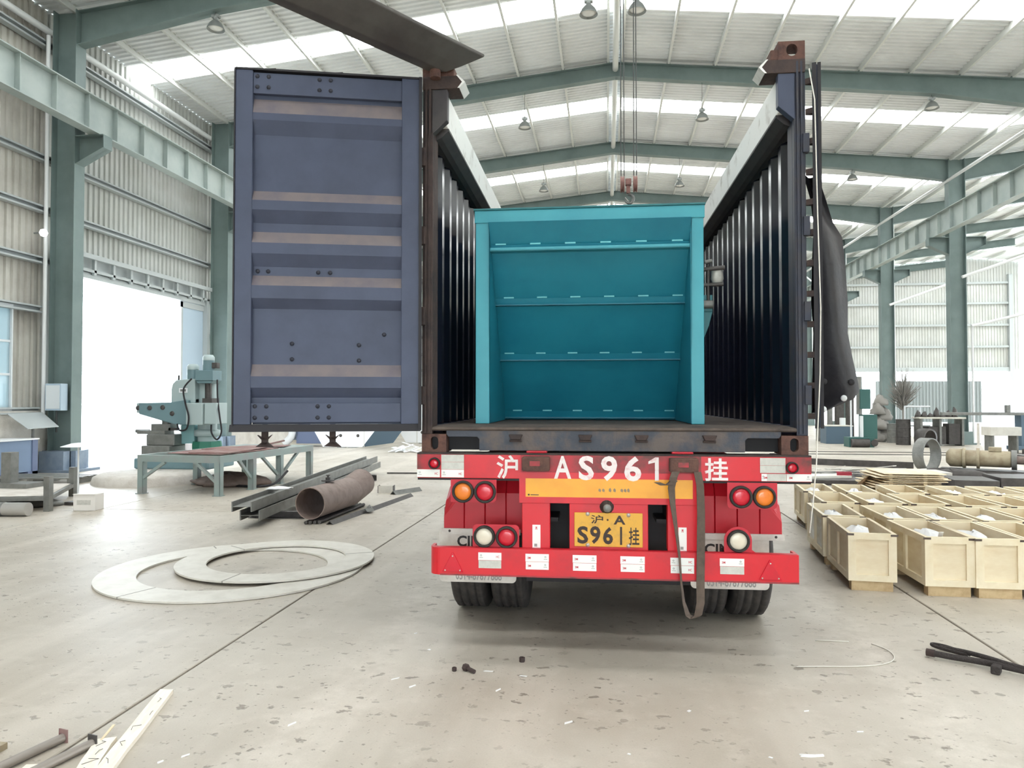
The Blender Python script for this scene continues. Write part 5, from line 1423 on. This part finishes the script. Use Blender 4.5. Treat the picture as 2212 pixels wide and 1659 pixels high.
# pallet and scraps left of the drill pad
pt = thing('wooden_pallet', 'low grey pallet left of the drill pad in the doorway light', 'pallet', (-11.3, 13.5, 0), .1)
for k in range(4): add('deck_board', MB().box(-.9, .9, -.4 + k * .24, -.26 + k * .24, .10, .125), 'steel_grey', pt)
for x in (-.8, 0, .8): add('bearer', MB().box(x - .06, x + .06, -.4, .44, 0, .10), 'steel_grey', pt)
tag(add('scrap_heap', lump(77, .75, .5, .22, 16, 5), 'pipe_brown', None, loc=(-7.35, 13.6, 0)), 'brown heap of swarf under the steel table', 'scrap')
tag(add('floor_hose', MB().tube(arc_pts([(-7.0, 13.2, .03), (-6.6, 13.1, .03), (-6.35, 13.4, .05), (-6.3, 13.9, .25)]), .022, n=8), 'gasket'), 'black cable trailing on the floor under the steel table', 'cable')

# blue steel bin, folded sheet and low rack by the left wall
bn = thing('steel_bin', 'blue steel bin against the left wall by the nearest left column', 'bin', (-12.36, 14.3, 0))
add('body', MB().box(-.6, 0, -2.2, .25, .12, .80), 'bin_blue', bn); add('rim', MB().box(-.64, .04, -2.24, .29, .80, .83), 'machine_white', bn)
add('foot', MB().box(-.6, .02, .0, .27, 0, .12), 'bin_dark', bn); add('foot', MB().box(-.6, .02, -.9, -.6, 0, .12), 'bin_dark', bn); add('corner_post', MB().box(-.06, .02, .12, .27, .0, .80), 'bin_dark', bn)
t = thing('folded_sheet', 'tilted grey sheet-metal shelf fixed beside the nearest left column', 'shelf', (-12.75, 14.9, 1.05))
add('sheet', MB().add([(-.15, -.55, .30), (-.15, .45, .32), (.35, .35, .0), (.35, -.55, -.02), (-.15, -.55, .312), (-.15, .45, .332), (.35, .35, .012), (.35, -.55, -.008)], [(0, 1, 2, 3), (7, 6, 5, 4), (0, 4, 5, 1), (1, 5, 6, 2), (2, 6, 7, 3), (3, 7, 4, 0)]), 'girt', t)
add('support', MB().cyl((.0, 0, -.5), (.0, 0, .2), .03, n=8), 'steel_grey', t)
rk = thing('post_rack', 'low rack of dark steel posts joined by a rail at the left edge', 'rack', (0, 0, 0))
for x, y, h in ((-8.27, 9.98, .52), (-9.15, 11.60, .50), (-9.6, 9.6, .6)): add('post', MB().box(x - .045, x + .045, y - .045, y + .045, 0, h), 'steel_grey', rk)
add('rail', MB().bar((-8.27, 9.98, .19), (-9.15, 11.60, .19), .05, .06).bar((-8.27, 9.98, .19), (-9.6, 9.6, .19), .05, .06), 'steel_grey', rk)
add('deck', MB().add([(-8.3, 10.0, .225), (-9.15, 11.55, .225), (-11.2, 11.3, .225), (-9.9, 9.55, .225)], [(0, 1, 2, 3)]).add([(-8.3, 10.0, .205), (-9.15, 11.55, .205), (-11.2, 11.3, .205), (-9.9, 9.55, .205)], [(3, 2, 1, 0)]), 'concrete_light', rk)
tag(add('rack_foot_plate', MB().box(-10.0, -9.3, 10.75, 11.15, .226, .30).box(-9.85, -9.68, 10.85, 11.02, .30, .80), 'steel_grey'), 'grey bollard on a square foot standing on the low rack', 'bollard')
pole = thing('thin_stand', 'thin white pole with a small sunshade plate by the low rack', 'stand', (-8.35, 10.7, 0)); add('pole', MB().cyl((0, 0, .05), (0, 0, .95), .014, n=8), 'white_pipe', pole); add('foot', MB().box(-.14, .14, -.12, .12, 0, .05), 'steel_dark', pole); add('top_plate', MB().lathe([(.26, .92), (.1, .97), (.001, .98)], 12), 'machine_white', pole)
bx_ = thing('carton', 'small white carton with faint print beside the low rack', 'carton', (-7.78, 10.2, 0), .12)
add('box_body', MB().box(-.165, .165, -.12, .12, 0, .245), 'carton', bx_, .006); add('print_patch', MB().box(-.11, .10, -.1215, -.12, .09, .16), 'sticker_grey', bx_); add('flap', MB().box(-.165, .165, -.14, -.1, .245, .25), 'carton', bx_)
rl = thing('steel_roller', 'polished steel roller lying at the left picture edge', 'roller', (-8.36, 9.5, .1), .1); add('barrel', MB().cyl((-.75, 0, 0), (.17, 0, 0), .095, n=22), 'steel_bright', rl); add('collar', MB().cyl((-.78, 0, 0), (-.18, 0, 0), .099, n=22), 'steel_grey', rl)
tag(add('scrap_pile', lump(81, .45, .3, .12, 14, 4), 'steel_grey', None, loc=(-8.95, 10.5, 0)), 'grey metal scraps heaped under the low rack', 'scrap')

# white machine housings beyond the container, seen below the open door
def housing(x, y, s, label, rz=0.):
    t = thing('machine_housing', label, 'machine part', (x, y, 0), rz)
    prof = [(-.85 * s, 0.03), (.42 * s, .03), (.95 * s, .70 * s), (.82 * s, .86 * s), (.92 * s, 1.1 * s), (.92 * s, 1.6 * s), (-1.25 * s, 1.6 * s), (-1.35 * s, 1.1 * s), (-1.22 * s, .9 * s), (-1.28 * s, .75 * s)]
    add('side_plate', MB().prism(prof, 'y', 0, .02), 'machine_white', t)
    add('sloping_plate', MB().add([(.42 * s, .02, .03), (.95 * s, .02, .70 * s), (1.75 * s, .6, .80 * s), (1.25 * s, .6, .13 * s)], [(0, 1, 2, 3)]), 'machine_slate', t)
    add('folded_plate', MB().add([(.95 * s, .0, .70 * s), (.82 * s, .0, .86 * s), (1.65 * s, .6, .98 * s), (1.75 * s, .6, .80 * s)], [(0, 1, 2, 3)]).add([(.82 * s, 0, .86 * s), (.92 * s, 0, 1.1 * s), (1.75 * s, .6, 1.2 * s), (1.65 * s, .6, .98 * s)], [(0, 1, 2, 3)]), 'drill_grey', t)
    for px_, pz in ((-.95 * s, .6 * s), (-.28 * s, .38 * s), (.28 * s, .38 * s)): add('hole', MB().lathe([(.001, -.004), (.05 * s, -.004), (.05 * s, .0)], 14, (px_, 0, pz), 'y'), 'steel_dark', t)
    for xx in (-.46 * s, .48 * s): add('seam', MB().box(xx - .012, xx + .012, -.008, 0, .03, 1.6 * s), 'sticker_grey', t)
    for xx in (-.3, .1): add('foot', MB().box(xx - .14, xx + .14, 0, .3, 0, .03), 'steel_grey', t)
    return t
housing(-8.9, 24.6, 1.12, 'white machine housing plates beyond the trailer, nearer one')
housing(-6.7, 27.4, 1.12, 'white machine housing plates beyond the trailer, farther one')
t = thing('mannequin_stand', 'white curved stand beside a purple-grey box beyond the steel table', 'machine part', (-11.0, 25.2, 0)); boxes(t, 'box', 'bin_dark', (-.1, .85, 0, .5, .1, 1.6)); add('curved_arm', MB().tube(arc_pts([(-.5, -.1, .1), (-.25, -.1, .35), (-.15, -.1, .8), (.1, -.1, 1.0)]), .13, n=10), 'machine_white', t)
sp = thing('offcut_pile', 'tangled pile of white sheet-metal offcuts left of the trailer', 'scrap', (-6.35, 22.9, 0)); r = random.Random(4)
for k in range(16):
    a = r.uniform(0, PI); x, y = r.uniform(-.35, .35), r.uniform(-.25, .25); h = r.uniform(.02, .38 - abs(x) * .7)
    add('offcut', MB().bar((x - .3 * math.cos(a), y - .3 * math.sin(a), max(.02, h - r.uniform(.0, .3))), (x + .3 * math.cos(a), y + .3 * math.sin(a), h), r.uniform(.06, .14), .006), 'machine_white', sp)
boxes(thing('pale_cabinet', 'pale grey-green cabinet beyond the scrap pile left of the trailer', 'cabinet', (-6.3, 30.2, 0)), 'cabinet_body', 'drill_grey', (-.6, 1.2, 0, .5, 0, 2.2))

# ------------------------------------------------------------------ foreground litter
def plank(p0, p1, w_, h_, label, mat='wood_white', z=0.):
    d = Vector(p1) - Vector(p0); L = d.length
    mb = MB(); nseg = 8; rr_ = random.Random(int(abs(p0[0] * 1000))); vs = []
    for i in range(nseg + 1):
        e = rr_.uniform(-.004, .004)
        for sx, sz in ((-1, 0), (1, 0), (1, 1), (-1, 1)): vs.append((sx * w_ / 2 + e, L * i / nseg + (rr_.uniform(-.02, .02) if i == nseg else 0), sz * h_))
    fs = [(i * 4 + k, i * 4 + (k + 1) % 4, i * 4 + 4 + (k + 1) % 4, i * 4 + 4 + k) for i in range(nseg) for k in range(4)] + [(3, 2, 1, 0), tuple(nseg * 4 + k for k in range(4))]
    t = thing('wood_plank', label, 'plank', (p0[0], p0[1], z), math.atan2(-d.x, d.y))
    add('board', mb.add(vs, fs), mat, t)
    for k in range(5): add('nail', MB().tube([(rr_.uniform(-w_ * .35, w_ * .35), L * (.25 + .15 * k), h_ + .001), (rr_.uniform(-w_ * .4, w_ * .4), L * (.25 + .15 * k) + .03, h_ + .006), (rr_.uniform(-w_ * .4, w_ * .4), L * (.25 + .15 * k) + .05, h_ + .002)], .0012, n=5), 'steel_dark', t)
    return t
plank((-2.15, 2.80), (-2.465, 3.88), .075, .022, 'long whitish wood plank with nails at the bottom left')
plank((-2.20, 2.75), (-2.405, 3.30), .085, .022, 'shorter splintered wood plank beside the long plank at bottom left')
tag(add('wood_splinter', MB().bar((-2.415, 3.27, .02), (-2.455, 3.42, .028), .012, .004), 'plywood'), 'thin yellowish splinter sticking out of the shorter plank', 'splinter')
for (x0, y0, x1, y1, mat, lab) in ((-2.70, 2.90, -2.615, 3.27, 'plate_rust', 'steel tube with a rusty square end plate at bottom left'), (-2.52, 2.90, -2.435, 3.235, 'steel_dark', 'steel tube with a dark square end plate beside the plank')):
    d = Vector((x1 - x0, y1 - y0, 0)); L = d.length; t = thing('capped_tube', lab, 'steel tube', (x0, y0, 0), math.atan2(-d.x, d.y))
    add('tube', MB().cyl((0, 0, .022), (0, L, .022), .021, n=18), 'steel_tube', t); add('end_plate', MB().box(-.028, .028, L, L + .006, .0, .062), mat, t)
t = thing('tool_scrap', 'dark grey metal lump cut by the left picture edge', 'scrap', (-2.86, 3.05, 0)); add('lump', lump(91, .06, .08, .05, 10, 4), 'steel_grey', t); add('yellow_corner', MB().box(-.05, .03, .06, .13, .0, .03), 'tan_paint', t)
tag(add('wood_chip', MB().box(-.04, .05, -.02, .02, 0, .012), 'wood_white', None, loc=(-2.56, 3.02, 0), rz=.2), 'pale wood block between the two capped tubes', 'wood chip')
# bolts and nuts
t = thing('bolt', 'dark steel bolt lying on its side on the bare floor', 'bolt', (-.858, 4.44, 0), math.radians(-125))
add('head', MB().cyl((0, -.014, .021), (0, .014, .021), .022, n=6, smooth=False), 'rust_dark', t); add('shaft', MB().cyl((0, .014, .0195), (0, .075, .013), .0125, n=12), 'rust_dark', t)
for x, y, r_, h_, lab in ((-.928, 4.43, .014, .022, 'small dark nut left of the bolt on the floor'), (-.535, 4.64, .0185, .028, 'larger dark hexagonal nut right of the bolt on the floor')):
    mb = MB(); n = 6; mb.lathe([(r_ * .5, 0), (r_, 0), (r_, h_), (r_ * .5, h_), (r_ * .5, 0)], 6, smooth=False); o = add('nut', mb, 'rust_dark', None, loc=(x, y, 0), rz=.3); tag(o, lab, 'nut')
# wire rope sling
rp = thing('rope_sling', 'black wire rope sling with a spliced eye lying at the right edge', 'sling', (0, 0, 0))
add('sling_leg', MB().tube(arc_pts([(2.055, 5.06, .030), (2.15, 4.99, .032), (2.26, 4.93, .034), (2.36, 4.86, .036), (2.52, 4.74, .034), (2.75, 4.56, .034)]), .019, n=10), 'rope_black', rp)
add('sling_leg', MB().tube(arc_pts([(2.185, 5.20, .020), (2.26, 5.06, .045), (2.34, 4.93, .055), (2.45, 4.80, .05), (2.75, 4.52, .04)]), .015, n=10), 'rope_black', rp)
add('eye_loop', MB().tube(arc_pts([(2.30, 5.05, .03), (2.22, 5.19, .03), (2.155, 5.235, .03), (2.145, 5.20, .03), (2.19, 5.13, .03), (2.27, 5.02, .035)]), .012, n=8), 'rope_black', rp)
add('ferrule', MB().cyl((2.045, 5.067, .030), (2.085, 5.04, .030), .024, n=12), 'rust_dark', rp)
add('clamp', MB().box(-.02, .03, -.055, .02, 0, .05), 'rope_black', rp, .008, loc=(2.345, 4.83, 0), rz=-.6)
# white cord, paper bits, chips
tag(add('white_wire', MB().tube(arc_pts([(1.16, 4.757, .006), (1.35, 4.79, .004), (1.52, 4.812, .004), (1.68, 4.86, .004), (1.79, 4.94, .006), (1.84, 5.06, .006), (1.83, 5.18, .005), (1.78, 5.275, .004)]), .0035, n=6), 'cord_white'), 'curved white wire lying on the floor at right', 'wire')
tag(add('white_wire', MB().tube([(1.42, 5.30, .004), (1.52, 5.30, .005), (1.64, 5.30, .004)], .003, n=6), 'cord_white'), 'short straight white wire piece above the curved wire', 'wire')
tag(add('paper_twist', MB().prism([(-.055, .004), (-.01, -.002), (.055, .008), (.055, .022), (.015, .016), (-.03, .018), (-.055, .022), (-.03, .010)], 'z', 0, .006), 'bag_white', None, loc=(.945, 3.58, 0), rz=.1), 'torn white paper strip on the floor at the bottom', 'paper')
r = random.Random(15)
spots = [(-1.25, 4.26), (-1.17, 4.78), (-1.12, 4.16), (-.72, 4.45), (-.50, 4.40), (.43, 4.02), (-.62, 4.17), (1.25, 3.88), (1.05, 4.1), (-2.03, 3.15), (-1.95, 3.22), (-1.6, 3.6), (.1, 3.5), (-.2, 3.8), (-1.35, 5.1), (.75, 3.55)]
WHERE = ['left of the bolt', 'upper left of the dark floor stain', 'just below left of the bolt', 'right of the bolt', 'below the larger nut', 'in the lower middle', 'below the bolt', 'below the rope sling', 'below the white wire', 'right of the long plank', 'beside the chip right of the long plank', 'midway between plank and bolt', 'at the bottom middle', 'above the bottom middle', 'nearest the steel rings', 'left of the torn paper']
for (x, y), w_ in zip(spots, WHERE):
    a, b = r.uniform(.008, .03), r.uniform(.004, .008); tag(add('paint_chip', MB().prism([(-a, -b), (a * .8, -b * 1.2), (a, b * .6), (-a * .6, b)], 'z', 0, .003), 'bag_white', None, loc=(x, y, .0005), rz=r.uniform(-.6, 1.2)), 'tiny white chip on the floor, %s' % w_, 'chip', 'white chips on the floor')
